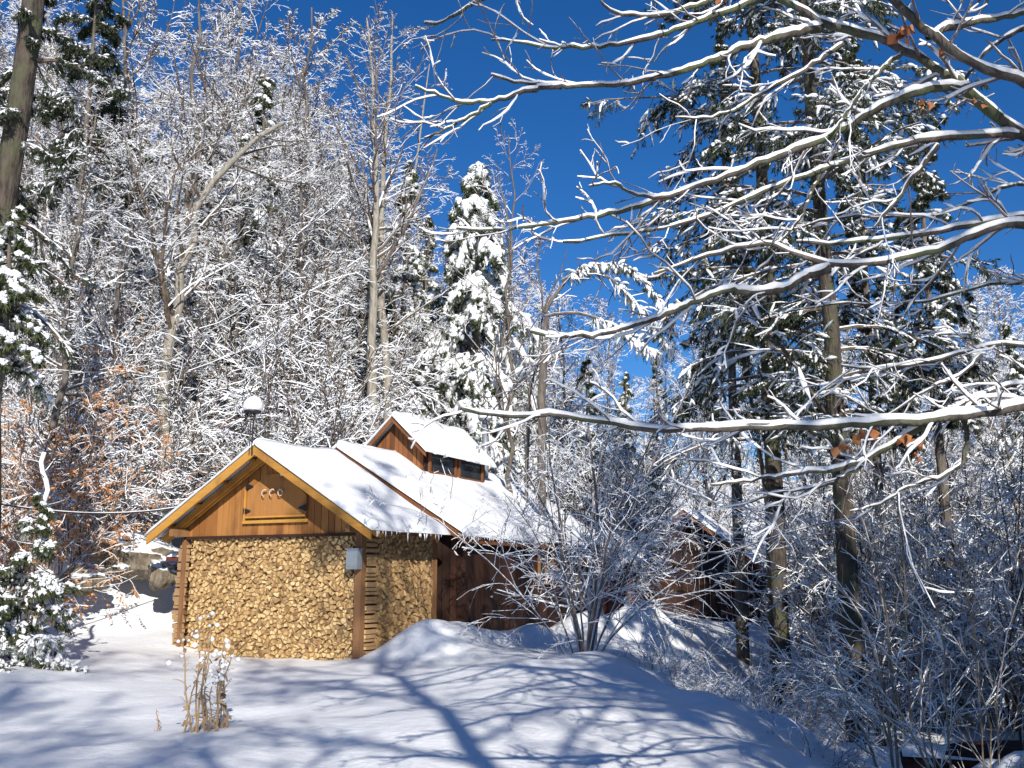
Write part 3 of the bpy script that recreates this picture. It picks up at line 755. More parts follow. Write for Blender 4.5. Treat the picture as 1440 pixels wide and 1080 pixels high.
def conifer(name, label, seed, Ht=14, r0=.18, nb=70, rad=2.0, start=.12, droop=-1.1, n2=12, n3=5, prof=None, per=5, nlen=.2, snow_r=.06, sf=.85, ang=(70, 100), group=None, loc=(0, 0, 0), pts=None, trunkmat='trunk', need='needles', l2=.4, r1=.02, lobes=0):
    rng = np.random.default_rng(seed); root = thing(name, label, 'tree', loc, 0, group)
    if pts is None: pts = [(0, 0, -.6), (.05, .1, Ht * .5), (.1, 0, Ht)]
    P0, R0 = stem(pts, 14, r0, r1, rng, .02)
    Lt = np.linalg.norm(P0[0, -1] - P0[0, 0])
    lf = prof or (lambda t: (1.02 - t) ** .8 * 1.0)
    P1, Q1 = grow(P0, R0, nb, start, .995, ang, rad / Lt, 8, rng, droop, .07, .3, .012, .4, lfun=lf, rcap=.06)
    P2, Q2 = grow(P1, Q1, n2, .15, 1, (35, 70), l2, 5, rng, droop * 1.0, .1, .5, .007, .5, phi='flat')
    P3, _ = grow(P2, Q2, n3, .1, 1, (25, 55), .5, 3, rng, -.5, .1, .7, .006, .7)
    t = TB(); t.tubes(P0, R0, 9); t.build('trunk', M[trunkmat], root, True)
    t = TB(); t.tubes(P1, Q1, 5); t.tubes(P2, Q2, 3); t.build('branches', M['twig'], root)
    foliage(np.concatenate([P3, P2[:, 1:4]]), rng, root, (need, 'snow'), per, nlen, snow_r, sf)
    if lobes: foliage(P2, rng, root, (need, 'snow'), 4, nlen, snow_r * 1.5, lobes, names=('hanging_foliage', 'snow_clumps'))
    root['_h'] = Ht
    return root
OFF = (0, -400, 0)

# ---- featured trees -------------------------------------------------
def px_pts(lst, Y, base):
    """traced axis (px,py) at a distance -> local points around base"""
    return [tuple(at(a, b, Y) - np.array(base)) for a, b in lst]
def base_at(px, Y):
    x = (px - 720) / F * Y * 1.0
    return np.array([x, Y, gz(x, Y)])
def featured(fn, name, label, trace, Y, seed, **k):
    b = base_at(trace[0][0], Y); pts = px_pts(trace, Y, b)
    p0 = pts[0]; pts = [(p0[0], p0[1], -.6)] + [p for p in pts if p[2] > .3]
    return fn(name, label, seed, pts=pts, loc=b, **k)
featured(bare_tree, 'ash_tree', 'tall pale grey leaning trunk forking high on the left hillside', [(232, 600), (240, 480), (262, 350), (290, 255), (345, 205), (400, 172)], 23.5, 101, r0=.19, r1=.05, n1=13, n2=8, n3=6, n4=4, start=.45, l1=.32, trunkmat='trunk_pale', up=.7, wob=.06)
featured(bare_tree, 'ash_tree', 'tall bare tree with upright snowy limbs at upper left', [(285, 560), (292, 300), (305, 180), (335, 90), (350, -40)], 34, 102, r0=.2, r1=.03, n1=24, start=.4, l1=.3, trunkmat='trunk', up=.9, wob=.08)
featured(bare_tree, 'slim_tree', 'slim straight dark tree rising above its neighbours at upper left', [(192, 560), (190, 400), (186, 200), (178, 60), (168, -60)], 27, 103, r0=.13, r1=.03, n1=20, n3=4, n4=3, start=.35, l1=.22, up=.4, wob=.05)
featured(bare_tree, 'poplar_tree', 'left of two pale slender poplars side by side above the cabin', [(524, 620), (523, 450), (528, 250), (524, 100), (516, 25)], 27.5, 104, r0=.2, r1=.025, n1=22, n2=6, n3=4, n4=2, start=.5, l1=.2, trunkmat='trunk_pale', up=1.0, wob=.04, twigmat='twig_bare')
featured(bare_tree, 'poplar_tree', 'right of two pale slender poplars side by side above the cabin', [(545, 600), (540, 430), (536, 280), (548, 120), (552, 20)], 28.5, 105, r0=.18, r1=.025, n1=20, n2=6, n3=4, n4=2, start=.5, l1=.18, trunkmat='trunk_pale', up=1.0, wob=.04, twigmat='twig_bare')
featured(bare_tree, 'birch_tree', 'thin bare tree with stubby side branches left of the snowy spruce', [(560, 560), (572, 330), (590, 200), (604, 90)], 33, 106, r0=.12, r1=.02, n1=30, n2=4, n3=2, n4=0, start=.4, l1=.12, trunkmat='trunk_pale', up=.1, wob=.03, twigmat='twig_bare', ang1=(70, 100))
featured(bare_tree, 'birch_tree', 'thin bare tree with fine grey twigs right behind the snowy spruce', [(700, 560), (714, 380), (722, 260), (715, 190)], 36, 107, r0=.13, r1=.02, n1=20, n2=6, n3=4, n4=2, start=.4, l1=.22, up=.8, twigmat='twig_bare')
featured(bare_tree, 'forked_tree', 'dark slim tree with crooked stem right of the snowy spruce', [(715, 600), (718, 500), (708, 420), (722, 330), (700, 250)], 25, 108, r0=.08, r1=.02, n1=16, n2=5, n3=3, n4=2, start=.4, l1=.25, up=.5)
featured(bare_tree, 'forked_tree', 'dark crooked sapling between the spruce and the broken arching tree', [(740, 600), (752, 500), (770, 440), (758, 380), (762, 330)], 25, 109, r0=.07, r1=.015, n1=12, n2=5, n3=3, n4=2, start=.3, l1=.25, up=.5)
# snow spruce in the centre
b = base_at(666, 33)
ztop = at(664, 226, 33)[2]; h = ztop - b[2]
conifer('spruce_tree', 'tall narrow spruce plastered white with snow in the centre of the picture', 201, Ht=h, nb=120, rad=4.9, droop=-2.6, n2=14, n3=5, per=6, nlen=.24, snow_r=.09, sf=.85, lobes=.7, loc=b, l2=.42, ang=(65, 90), start=.2,
        prof=lambda t: np.where(t > .78, (1.0 - t) * 1.9 + .1, .55 + .25 * np.sin(t * 23) * .6 + .2 * (1 - t)))
# broken arching tree
b = base_at(762, 24); rng = np.random.default_rng(55)
br = thing('arching_tree', 'broken dark trunk with snow laden top arching over to the right', 'tree', b)
tp = px_pts([(762, 640), (762, 540), (765, 470), (764, 430)], 24, b); tp[0] = (tp[0][0], tp[0][1], -.5)
P, R = stem(tp + [tuple(at(767, 424, 24) - b), tuple(at(769, 417, 24) - b)], 14, .11, .1, rng, .015); R[0, -3:] = (.085, .05, .008); t = TB(); t.tubes(P, R, 9)
arcs = [([(766, 440), (785, 405), (812, 378), (850, 368), (885, 378)], .055, .02), ([(790, 395), (815, 378), (840, 378), (870, 398), (905, 440), (945, 492)], .05, .02),
        ([(766, 445), (800, 437), (840, 445), (880, 470), (925, 500)], .045, .015), ([(764, 436), (775, 410), (790, 380), (798, 350)], .025, .01), ([(885, 378), (905, 395), (930, 425), (945, 470)], .03, .012)]
aP = []
for l, a_, b_ in arcs:
    P_, R_ = stem(px_pts(l, 24, b), 12, a_, b_, rng, .01); t.tubes(P_, R_, 6); aP.append((P_, R_))
t.build('trunk', M['trunk'], br, True)
S = []
for k in (1, 2, 4, 0):
    P_, R_ = aP[k]
    q, qr = grow(P_, R_, 95, .4 if k != 4 else .0, 1, (20, 110), .12, 4, rng, -2.2, .12, .5, .006, .5, lfun=lambda t: 1 + 0 * t); S.append(q)
foliage(np.concatenate(S), rng, br, ('needles', 'snow'), 8, .13, .048, .8)
bt = TB()
for P_, R_ in aP[:2]: q, qr = grow(P_, R_, 14, .1, .9, (30, 70), .25, 5, rng, .2, .15, .5, .006, .5); bt.tubes(q, qr, 3)
bt.build('twigs', M['twig'], br)
# big pines on the right
pines = [
 ('tall pine with thick dark trunk standing before the distant cabin', [(1098, 945), (1092, 760), (1087, 600), (1082, 480), (1075, 300), (1062, 100), (1050, -120)], 26, 301, .27, .10, 4.3),
 ('tall pine with thick sunlit right flank, nearest of the two big pines', [(1206, 1020), (1190, 800), (1178, 600), (1168, 440), (1150, 250), (1132, 60), (1120, -160)], 22, 302, .26, .09, 4.0),
]
for lb, tr, Y, sd, r0, r1, rad in pines:
    b = base_at(tr[0][0], Y); pts = px_pts(tr, Y, b); pts = [(pts[0][0], pts[0][1], -.8)] + [p for p in pts[1:] if p[2] > .2]
    conifer('pine_tree', lb, sd, Ht=16, pts=pts, loc=b, r0=r0, r1=r1, nb=62, rad=rad * 1.2, start=.33, droop=-.8, n2=12, n3=6, per=14, nlen=.15, snow_r=.045, sf=.42, ang=(60, 95), trunkmat='trunk_moss', l2=.36, need='needles_dark',
            prof=lambda t: .55 + .45 * np.sin(t * 31) ** 2 * (1.1 - .35 * t))
for lb, px, Y, top, sd, rad in (('snow laden pine filling the gap behind the two big pines', 1035, 30, 30, 303, 1.7), ('snow laden pine with drooping white boughs at the right edge', 1325, 27, 150, 304, 2.2), ('dark pine between the big pines and the right edge', 1235, 31, 40, 305, 2.0)):
    b = base_at(px, Y); h = at(px, top, Y)[2] - b[2]
    conifer('pine_tree', lb, sd, Ht=h, loc=b, r0=.2, r1=.03, nb=70, rad=rad * 1.4, start=.48, droop=-1.5, n2=11, n3=6, per=11, nlen=.15, snow_r=.055, sf=.5, ang=(60, 95), need='needles_dark', l2=.36)
# dark drooping hemlock bough at (1010,520)
b = base_at(1022, 27)
hz = thing('weeping_hemlock', 'dark drooping hemlock hanging its boughs left of the pine trunk', 'tree', b)
rng = np.random.default_rng(77)
P_, R_ = stem([(1.0, 0, -.5), (1.1, 0, 5), tuple(at(1035, 440, 27) - b), tuple(at(1020, 425, 27) - b)], 12, .09, .03, rng, .02)
t = TB(); t.tubes(P_, R_, 7)
lp = []
for l in ([(1030, 430), (1010, 460), (1003, 500), (1000, 560), (1003, 600)], [(1030, 432), (1000, 470), (985, 500), (978, 560)], [(1032, 428), (1045, 470), (1050, 520)]):
    q, qr = stem([tuple(at(a, c, 27) - b) for a, c in l], 10, .03, .012, rng, .02); t.tubes(q, qr, 5); lp.append(grow(q, qr, 130, .1, 1, (20, 70), .25, 4, rng, -3, .12, .5, .006, .5, lfun=lambda t: 1 + 0 * t)[0])
t.build('trunk', M['trunk'], hz, True); foliage(np.concatenate(lp), rng, hz, ('needles_dark', 'snow'), 14, .16, .03, .12)
# left edge conifer trunk with stubs, and its dark crown
b = base_at(20, 15); pts = px_pts([(0, 700), (-14, 380), (8, 250), (26, 150), (48, 60), (52, -60)], 15, b); pts[0] = (pts[0][0], pts[0][1], -.8)
conifer('hemlock_tree', 'mossy hemlock trunk with broken snowy stubs at the upper left edge', 401, Ht=12, pts=pts, loc=b, r0=.23, r1=.17, nb=26, rad=3.2, start=.5, droop=-.8, n2=10, n3=4, per=12, nlen=.10, snow_r=.022, sf=.25, trunkmat='trunk_moss', need='needles_dark')
b = base_at(72, 24); h = at(66, -70, 24)[2] - b[2]
conifer('hemlock_tree', 'dark hemlock crown hanging into the upper left corner', 402, Ht=h, loc=b, r0=.15, nb=46, rad=4.6, start=.6, droop=-.9, n2=12, n3=6, per=12, nlen=.15, snow_r=.035, sf=.25, need='needles_dark')
b = base_at(-25, 14); h = at(-20, 290, 14)[2] - b[2]
conifer('young_hemlock', 'snow covered green hemlock crown at the left edge', 403, Ht=h, loc=b, r0=.1, nb=44, rad=1.9, start=.66, droop=-1.2, n2=10, n3=4, per=8, nlen=.12, snow_r=.045, sf=.9, need='needles')

# ---- prototypes for the wood ----------------------------------------
protos = [bare_tree('bare_tree', 'x', 500 + k, Ht=12, r0=random.uniform(.09, .15), n1=26, n2=10, n3=6, n4=3, lean=(random.uniform(-1.2, 1.2), random.uniform(-.8, .8)), up=random.uniform(.3, .9), ang1=(40, 75), l1=random.uniform(.24, .34), start=random.uniform(.15, .3)) for k in range(6)]
snowcon = [conifer('snowy_conifer', 'x', 600 + k, Ht=12, r0=.14, nb=75, rad=2.6, droop=-1.5, n2=11, n3=4, per=4, nlen=.2, snow_r=.06, sf=.9, start=.12) for k in range(2)]
bushes = [shrub('bush', 'x', 700 + k, Ht=3.2, stems=12, spread=2.2, arch=1.3, n2=9, n3=5, n4=3, r=.022, rm=.009) for k in range(4)]
upright = [shrub('thicket', 'x', 720 + k, Ht=5.5, stems=8, spread=1.6, arch=.35, n2=12, n3=5, n4=2, r=.024, rm=.010) for k in range(3)]
first = {id(o): True for o in protos + snowcon + bushes + upright}
def put(proto, px, Y, top=None, s=None, label='', group='', lean=0):
    b = base_at(px, Y)
    if s is None: s = max(.3, (at(px, top, Y)[2] - b[2]) / proto['_h'])
    rz = random.uniform(0, 6.28)
    if first.get(id(proto)):
        first[id(proto)] = False; proto.location = tuple(b); proto.rotation_euler = (0, 0, rz); proto.scale = (s, s, s); o = proto
    else: o = dup(proto, b, rz, s)
    o['label'] = label; o['group'] = group; return o
def env(px, xs=(-100, 0, 80, 150, 230, 300, 420, 470, 560, 600, 640, 690, 760, 800, 900, 1000, 1080, 1150, 1300, 1440, 1560), ys=(0, 20, 60, 120, 140, 70, 90, 190, 270, 300, 370, 380, 400, 420, 450, 470, 430, 430, 410, 370, 340)):
    return float(np.interp(px, xs, ys))
def zone(px):
    if px < 340: return 'bare snow covered tree in the dense wood on the left hillside', 'trees in the left hillside wood'
    if px < 640: return 'bare snow covered tree in the wood behind the woodshed and cabin', 'trees in the wood behind the cabin'
    if px < 950: return 'bare frosted tree in the wood between the spruce and the pines', 'trees in the wood right of the spruce'
    return 'bare frosted tree in the shaded wood behind the big pines on the right', 'trees in the wood behind the pines'
rr = random.Random(5)
for Y, n, jt in ((29, 13, 60), (34, 20, 50), (40, 26, 35), (48, 30, 20), (60, 34, 10)):
    for k in range(n):
        px = -120 + (k + rr.random()) * 1700 / n
        if Y < 40 and 560 < px < 960: continue
        if Y < 45 and 890 < px < 1150: continue
        lb, gp = zone(px); top = env(px) + abs(rr.gauss(0, jt)) + (0 if rr.random() < .5 else rr.uniform(20, 160))
        if px > 950 and Y < 42: top += 160
        put(rr.choice(protos), px, Y, top, None, lb, gp)
# thin high trees crossing the sky at the upper left
for px, top, Y in ((90, -60, 26), (240, -60, 30), (395, 30, 30), (455, 150, 33), (500, 190, 34), (420, 190, 28), (60, 120, 22), (130, 200, 24), (330, 250, 27), (480, 260, 29), (600, 260, 36), (560, 330, 30)):
    lb, gp = zone(px); put(rr.choice(protos), px, Y, top, None, lb, gp)
# snow-laden conifers inside the wood
for k, (px, top, Y) in enumerate(((340, 100, 29), (400, 175, 38), (280, 180, 31), (470, 215, 40), (565, 220, 32), (590, 300, 37), (510, 290, 35), (620, 420, 44), (190, 290, 41), (60, 330, 36), (830, 500, 34), (880, 520, 45), (1380, 420, 48), (1180, 470, 46), (1280, 480, 44), (1440, 450, 40), (930, 500, 50), (720, 440, 48))):
    if px < 650: lb, gp = 'snow plastered conifer buried among the bare trees of the left wood', 'snowy conifers in the left wood'
    else: lb, gp = 'snow dusted conifer deep in the wood on the right', 'snowy conifers in the right wood'
    put(snowcon[k % 2], px, Y, top, None, lb, gp)
# understory
for Y, n in ((21.5, 8), (24, 14), (27, 18), (30, 22), (35, 24), (42, 26)):
    for k in range(n):
        px = -80 + (k + rr.random()) * 1640 / n
        x = (px - 720) / F * Y
        if Y < 29 and 190 < px < 960: 
            if not (Y >= 24 and px < 470): continue
        if Y < 33 and 600 < px < 950: continue
        if Y < 43 and 880 < px < 1160: continue
        lb, gp = (('arching snow covered bush in the undergrowth up the left bank', 'bushes in the left undergrowth') if px < 650 else ('frosted bush in the undergrowth on the low ground at right', 'bushes in the right undergrowth'))
        put(rr.choice(bushes if rr.random() < .6 else upright), px, Y, None, rr.uniform(.8, 1.35), lb, gp)
for k in range(46):
    px = rr.uniform(960, 1500); Y = rr.uniform(24, 45)
    if Y < 44 and px < 1165: continue
    put(rr.choice(upright + bushes[:1]), px, Y, None, rr.uniform(.8, 1.3), 'tall frosted thicket sapling clump on the low ground at right', 'sapling clumps at right')
for k in range(16):
    px = rr.uniform(640, 890); Y = rr.uniform(33, 40)
    put(rr.choice(upright), px, Y, None, rr.uniform(.8, 1.4), 'frosted sapling clump behind the cabin roof', 'sapling clumps behind the cabin')

# ---- beech with orange leaves, left --------------------------------
for k, (px, Y, h, lb) in enumerate(((15, 19, 4.4, 'young beech with orange brown leaves at the far left edge'), (100, 20.5, 4.2, 'young beech with orange brown leaves beside the cable on the left bank'), (200, 24, 3.0, 'low beech with thin orange leaves nearest the shed on the left bank'), (55, 16.5, 2.9, 'low beech with rusty leaves above the small hemlock'), (60, 23, 4.6, 'tallest beech with dull orange leaves at the back of the left bank'), (-40, 21, 4.5, 'beech with orange leaves cut by the left edge of the picture'))):
    shrub('young_beech', lb, 800 + k, Ht=h, stems=9, spread=2.0, arch=.6, n2=11, n3=6, n4=0, loc=base_at(px, Y), leaves='beech_leaf', nl=(9, 8, 3, 8, 5, 8)[k], lsize=.082, cat='tree', r=.02, rm=.006, group='young beeches on the left bank')
# small hemlock lower left
b = base_at(50, 14.5)
conifer('small_hemlock', 'small green hemlock dusted with snow at lower left', 810, Ht=2.4, loc=b, r0=.04, nb=44, rad=1.15, start=.1, droop=-.9, n2=9, n3=4, per=8, nlen=.09, snow_r=.03, sf=.85)
conifer('small_hemlock', 'low snowy hemlock bough spreading at the bottom of the left bank', 811, Ht=1.4, loc=base_at(-10, 14), r0=.03, nb=34, rad=1.2, start=.1, droop=-.7, n2=9, n3=4, per=8, nlen=.09, snow_r=.03, sf=.85)
# bent snow-plastered stub
b = base_at(66, 14.6); rng = np.random.default_rng(9)
o = thing('bent_sapling', 'crooked dead sapling plastered with snow beside the small hemlock', 'tree', b)
P_, R_ = stem([tuple(at(a, c, 14.6) - b) for a, c in ((75, 880), (72, 790), (54, 712), (80, 684), (50, 658), (64, 636))], 16, .032, .024, rng, .006)
t = TB(); t.tubes(P_, R_, 7, caps=True); t.build('trunk', M['trunk'], o, True)
t = TB(); Q = P_[:, 8:].copy(); Q[..., 0] -= .01; Q[..., 1] -= .02; t.tubes(Q, R_[:, 8:] * 1.35, 8, caps=True); t.build('snow', M['snow'], o, True)
t = TB(); q, qr = grow(P_, R_, 14, .2, 1, (40, 90), .3, 5, rng, .1, .15, .4, .004, .5); t.tubes(q, qr, 4); t.build('twigs', M['twig'], o)

# ---- rocks ----------------------------------------------------------
def rock(name, label, c, d, seed, group=None):
    rng = np.random.default_rng(seed); nu, nv = 48, 30
    th = np.linspace(0, 2 * pi, nu, endpoint=False)[None]; ph = np.linspace(.02, pi - .02, nv)[:, None]
    x = np.cos(th) * np.sin(ph); y = np.sin(th) * np.sin(ph); z = np.cos(ph) + 0 * th
    r = 1 + .5 * vn(x * 1.7 + seed, y * 1.7 + z * 2) + .35 * vn(x * 4 + seed, y * 4 + z * 4) + .16 * vn(x * 9 + seed, y * 9 + z * 9)
    V = np.stack([x * r * d[0], y * r * d[1], np.sign(z) * np.abs(z) ** .7 * r * d[2]], -1).reshape(-1, 3)
    i = np.arange(nv - 1)[:, None] * nu; j = np.arange(nu)[None]; j1 = (j + 1) % nu
    F = np.stack([i + j, i + nu + j, i + nu + j1, i + j1], -1).reshape(-1, 4)
    o = mk(name, V, [F], M['stone'], None, True); o.location = tuple(float(q) for q in c); tag(o, label, 'rock', group); return o
def rk(px, py, Y, d, label, seed): c = at(px, py, Y); rock('boulder', label, c, d, seed, 'boulders in the left bank')
rk(205, 790, 20.5, (.75, .5, .32), 'dark boulder jutting from the snow bank just left of the shed', 3)
rk(118, 815, 19.6, (.42, .35, .28), 'mossy boulder under the snow beside the small hemlock', 8)
rk(170, 772, 21, (.6, .5, .3), 'snow capped boulder on top of the left bank', 12)
rk(232, 808, 19.8, (.3, .3, .28), 'small snowy boulder close to the log stack', 17)

# ---- cable -----------------------------------------------------------
a = at(-160, 668, 13.5); b_ = w1(-4.2, .5, 2.75); s = np.linspace(0, 1, 24)[:, None]; P = a * (1 - s) + b_ * s; P[:, 2] -= .35 * (4 * s * (1 - s))[:, 0]
o = thing('cable', 'dark cable sagging from the left edge to the woodshed roof', 'cable', (0, 0, 0))
t = TB(); t.tubes(P[None], np.full((1, 24), .012), 6); t.build('wire', M['cable'], o, True)
t = TB(); Q = P.copy(); Q[:, 2] += .012; t.tubes(Q[None], (.011 + .005 * vn(np.arange(24) * .7, np.arange(24) * 0.))[None], 5); t.build('snow', M['snow'], o, True)
# ---- dried weeds -----------------------------------------------------
def weeds(label, px, py, Y, hs, seed):
    rng = np.random.default_rng(seed); b = at(px, py, Y); b = np.array([b[0], b[1], gz(b[0], b[1]) - .03])
    o = thing('dried_weed', label, 'plant', b, 0, 'dried weeds before the log stack'); t = TB(); sn = TB()
    for h in hs:
        d = rng.normal(0, .13, 2); p0 = np.array([rng.normal(0, .09), rng.normal(0, .09), -.1])
        q = np.array([p0 + [d[0] * u ** 1.4 * h + .015 * math.sin(u * 9 + h * 7), d[1] * u * h, h * u * 1.03] for u in np.linspace(0, 1, 9)])
        t.tubes(q, np.linspace(.010, .004, 9), 5)
        g2, r2 = grow(q[None], np.linspace(.008, .004, 9)[None], 11, .3, .97, (25, 60), .12, 4, rng, -.8, .2, .7, .0032, .6); t.tubes(g2, r2, 4)
        # curled dry leaves
        for _ in range(7):
            c = q[rng.integers(2, 8)]; v = rng.normal(0, 1, 3) * .03; v[2] = -.05; sd_ = rng.normal(0, .012, 3)
            t.add([c, c + v * .5 + sd_, c + v, c + v * .5 - sd_], [[0, 1, 2, 3]])
        if h > .5:
            for _ in range(5):
                c = q[-1] + rng.normal(0, .035, 3) - [0, 0, rng.uniform(0, .3)]; r_ = rng.uniform(.012, .030)
                sn.tubes([c - [0, 0, r_ * .8], c - [0, 0, r_ * .3], c + [0, 0, r_ * .4], c + [0, 0, r_ * .9]], [r_ * .4, r_, r_ * .9, r_ * .1], 7)
    t.build('stems', M['weed'], o); sn.build('snow_clumps', M['snow'], o, True)
weeds('tall dried weed clump with white snow tufts before the log stack', 280, 985, 9.2, [1.18, 1.12, 1.0, .95, .9, .8, .7, .6, .5, .45], 1)
weeds('shorter dried weed clump leaning right before the log stack', 296, 975, 9.4, [.95, .85, .7, .6, .5, .4, .35], 4)
weeds('single short dry stalk left of the tall weed clumps', 241, 965, 9.8, [.33], 2)

# ---- icy shrub before the cabin --------------------------------------
b = base_at(816, 15.2)
shrub('icy_shrub', 'broad shrub bent with icy snowy twigs before the dark cabin', 901, Ht=3.5, stems=14, spread=2.5, arch=1.15, n2=9, n3=6, n4=2, twigmat='twig_icy', loc=b, r=.020, rm=.0056)
shrub('icy_shrub', 'smaller inner shrub of dark upright stems inside the icy tangle', 902, Ht=4.0, stems=6, spread=1.2, arch=.4, n2=10, n3=5, n4=2, twigmat='twig_icy', loc=b + np.array([.1, .5, 0]), r=.032, rm=.005)
# pale fine brush on the bank edge
for k, (px, Y, h) in enumerate(((930, 14.5, 1.0), (980, 13.5, .9), (1030, 12.5, .9), (1085, 11.5, .9), (900, 16.5, .7), (1010, 15.5, .6), (1120, 10.4, .85), (1060, 13.8, 1.1))):
    shrub('bank_brush', ['fine frosted brush on the bank edge beside the icy shrub', 'fine frosted brush second along the bank edge', 'frosted brush in the middle of the bank edge', 'frosted brush low on the bank edge', 'frosted brush behind the icy shrub near the cabin end', 'taller frosted brush below the distant cabin', 'lowest frosted brush at the bottom of the bank', 'frosted brush below the thick pine trunk'][k], 920 + k, Ht=h, stems=26, spread=1.5, arch=1.3, n2=7, n3=4, n4=0, twigmat='dead_twig' if k % 2 else 'twig_icy', loc=base_at(px, Y), r=.008, rm=.0035, group='brush along the bank edge')
# leaning saplings in the right foreground
rng = np.random.default_rng(31)
def sapling(label, bx, Y, lines, r0, seed, n2=12):
    rng = np.random.default_rng(seed); b = base_at(bx, Y); o = thing('leaning_sapling', label, 'tree', b, 0, 'saplings at the lower right')
    t = TB(); tw = TB()
    for l in lines:
        q = [at(x, y, Y + dY) - b for x, y, dY in l]
        P_, R_ = stem([(q[0][0], q[0][1], -.4)] + q[1:] if l[0][1] > 1000 else q, 12, r0, r0 * .35, rng, .01); t.tubes(P_, R_ * .75, 6)
        g2, r2 = grow(P_, R_, n2, .25, .98, (20, 55), .28, 6, rng, .25, .1, .55, .0045, .5); tw.tubes(g2, r2, 4)
        g3, r3 = grow(g2, r2, 5, .2, .98, (20, 50), .4, 4, rng, .1, .12, .7, .0038, .7); tw.tubes(g3, r3, 3)
    t.build('trunk', M['dead_twig'], o, True); tw.build('twigs', M['dead_twig'], o)
sapling('leaning pale sapling fanning arched stems to the upper left, lower right', 1265, 9.5, [[(1265, 1100, 0), (1245, 960, 0), (1215, 850, .2), (1130, 760, .5), (1010, 690, 1)], [(1262, 1100, 0), (1250, 900, 0), (1235, 780, 0), (1200, 700, .3)], [(1262, 1100, 0), (1215, 1000, 0), (1120, 930, .3), (1010, 880, .7)]], .024, 1)
sapling('slim upright pale sapling right of the big pine trunk', 1285, 10.5, [[(1285, 1100, 0), (1275, 900, 0), (1268, 720, 0), (1250, 600, .3)], [(1285, 1050, 0), (1245, 880, .2), (1225, 720, .4), (1190, 640, .5)]], .02, 2)
sapling('slender sapling with twigs sweeping left across the pines', 1330, 8, [[(1330, 1120, 0), (1290, 1010, 0), (1190, 930, .3), (1080, 890, .8)], [(1330, 1120, 0), (1300, 980, 0), (1240, 900, .2), (1140, 840, .8)], [(1330, 1120, 0), (1330, 900, 0), (1300, 780, 0)]], .016, 3)
sapling('sparse sapling leaning right near the lower right corner', 1390, 9, [[(1390, 1120, 0), (1385, 950, 0), (1330, 870, .2), (1260, 840, .6)], [(1390, 1120, 0), (1400, 930, 0), (1440, 820, .3)], [(1390, 1120, 0), (1370, 900, 0), (1350, 760, 0)]], .016, 4)
# dark fallen log pile with tarp in the lower right corner
b = at(1425, 1050, 10); b[2] = gz(b[0], b[1])
o = thing('lumber_pile', 'dark curved lumber pile with blue grey tarp end in the lower right corner', 'pile', b, RAD(-20))
zt = at(1400, 1042, 10)[2] - b[2]
t = TB()
for k in range(9):
    yy = (k % 3) * .2 - .2; zz = zt - .1 - (k // 3) * .17
    s = np.linspace(-1.0, 1.4, 12); t.tubes(np.stack([s, yy + 0 * s, zz - .12 * (s - .2) ** 2], 1), np.full(12, .085), 8, caps=True, tone=random.random())
t.build('logs', M['plank_dark'], o, True)
t = TB(); t.box((-.1, -.42, zt - .5), (.3, .03, .7), None); t.build('tarp', M['cloth'], o)
snow_slab('snow', (-1.0, -.3, zt - .15), (-1.0, .35, zt - .15), (1.3, -.3, zt - .15), (1.3, .35, zt - .15), .05, o, 70, 0, 12, 30)

# ================================================================== OVERHANGING TREE (foreground limbs)
TX, TY = 3.6, 5.2
fg = thing('overhanging_maple', 'big tree whose snow covered limbs reach in from the right edge of the picture', 'tree', (TX, TY, gz(TX, TY)))
FB = np.array([TX, TY, gz(TX, TY)]); rng = np.random.default_rng(42)
P_, R_ = stem([(0, 0, -.6), (.05, 0, 2), (-.05, .1, 5), (.1, 0, 9)], 16, .24, .08, rng, .01)
t = TB(); t.tubes(P_, R_, 14); t.build('trunk', M['limb'], fg, True)
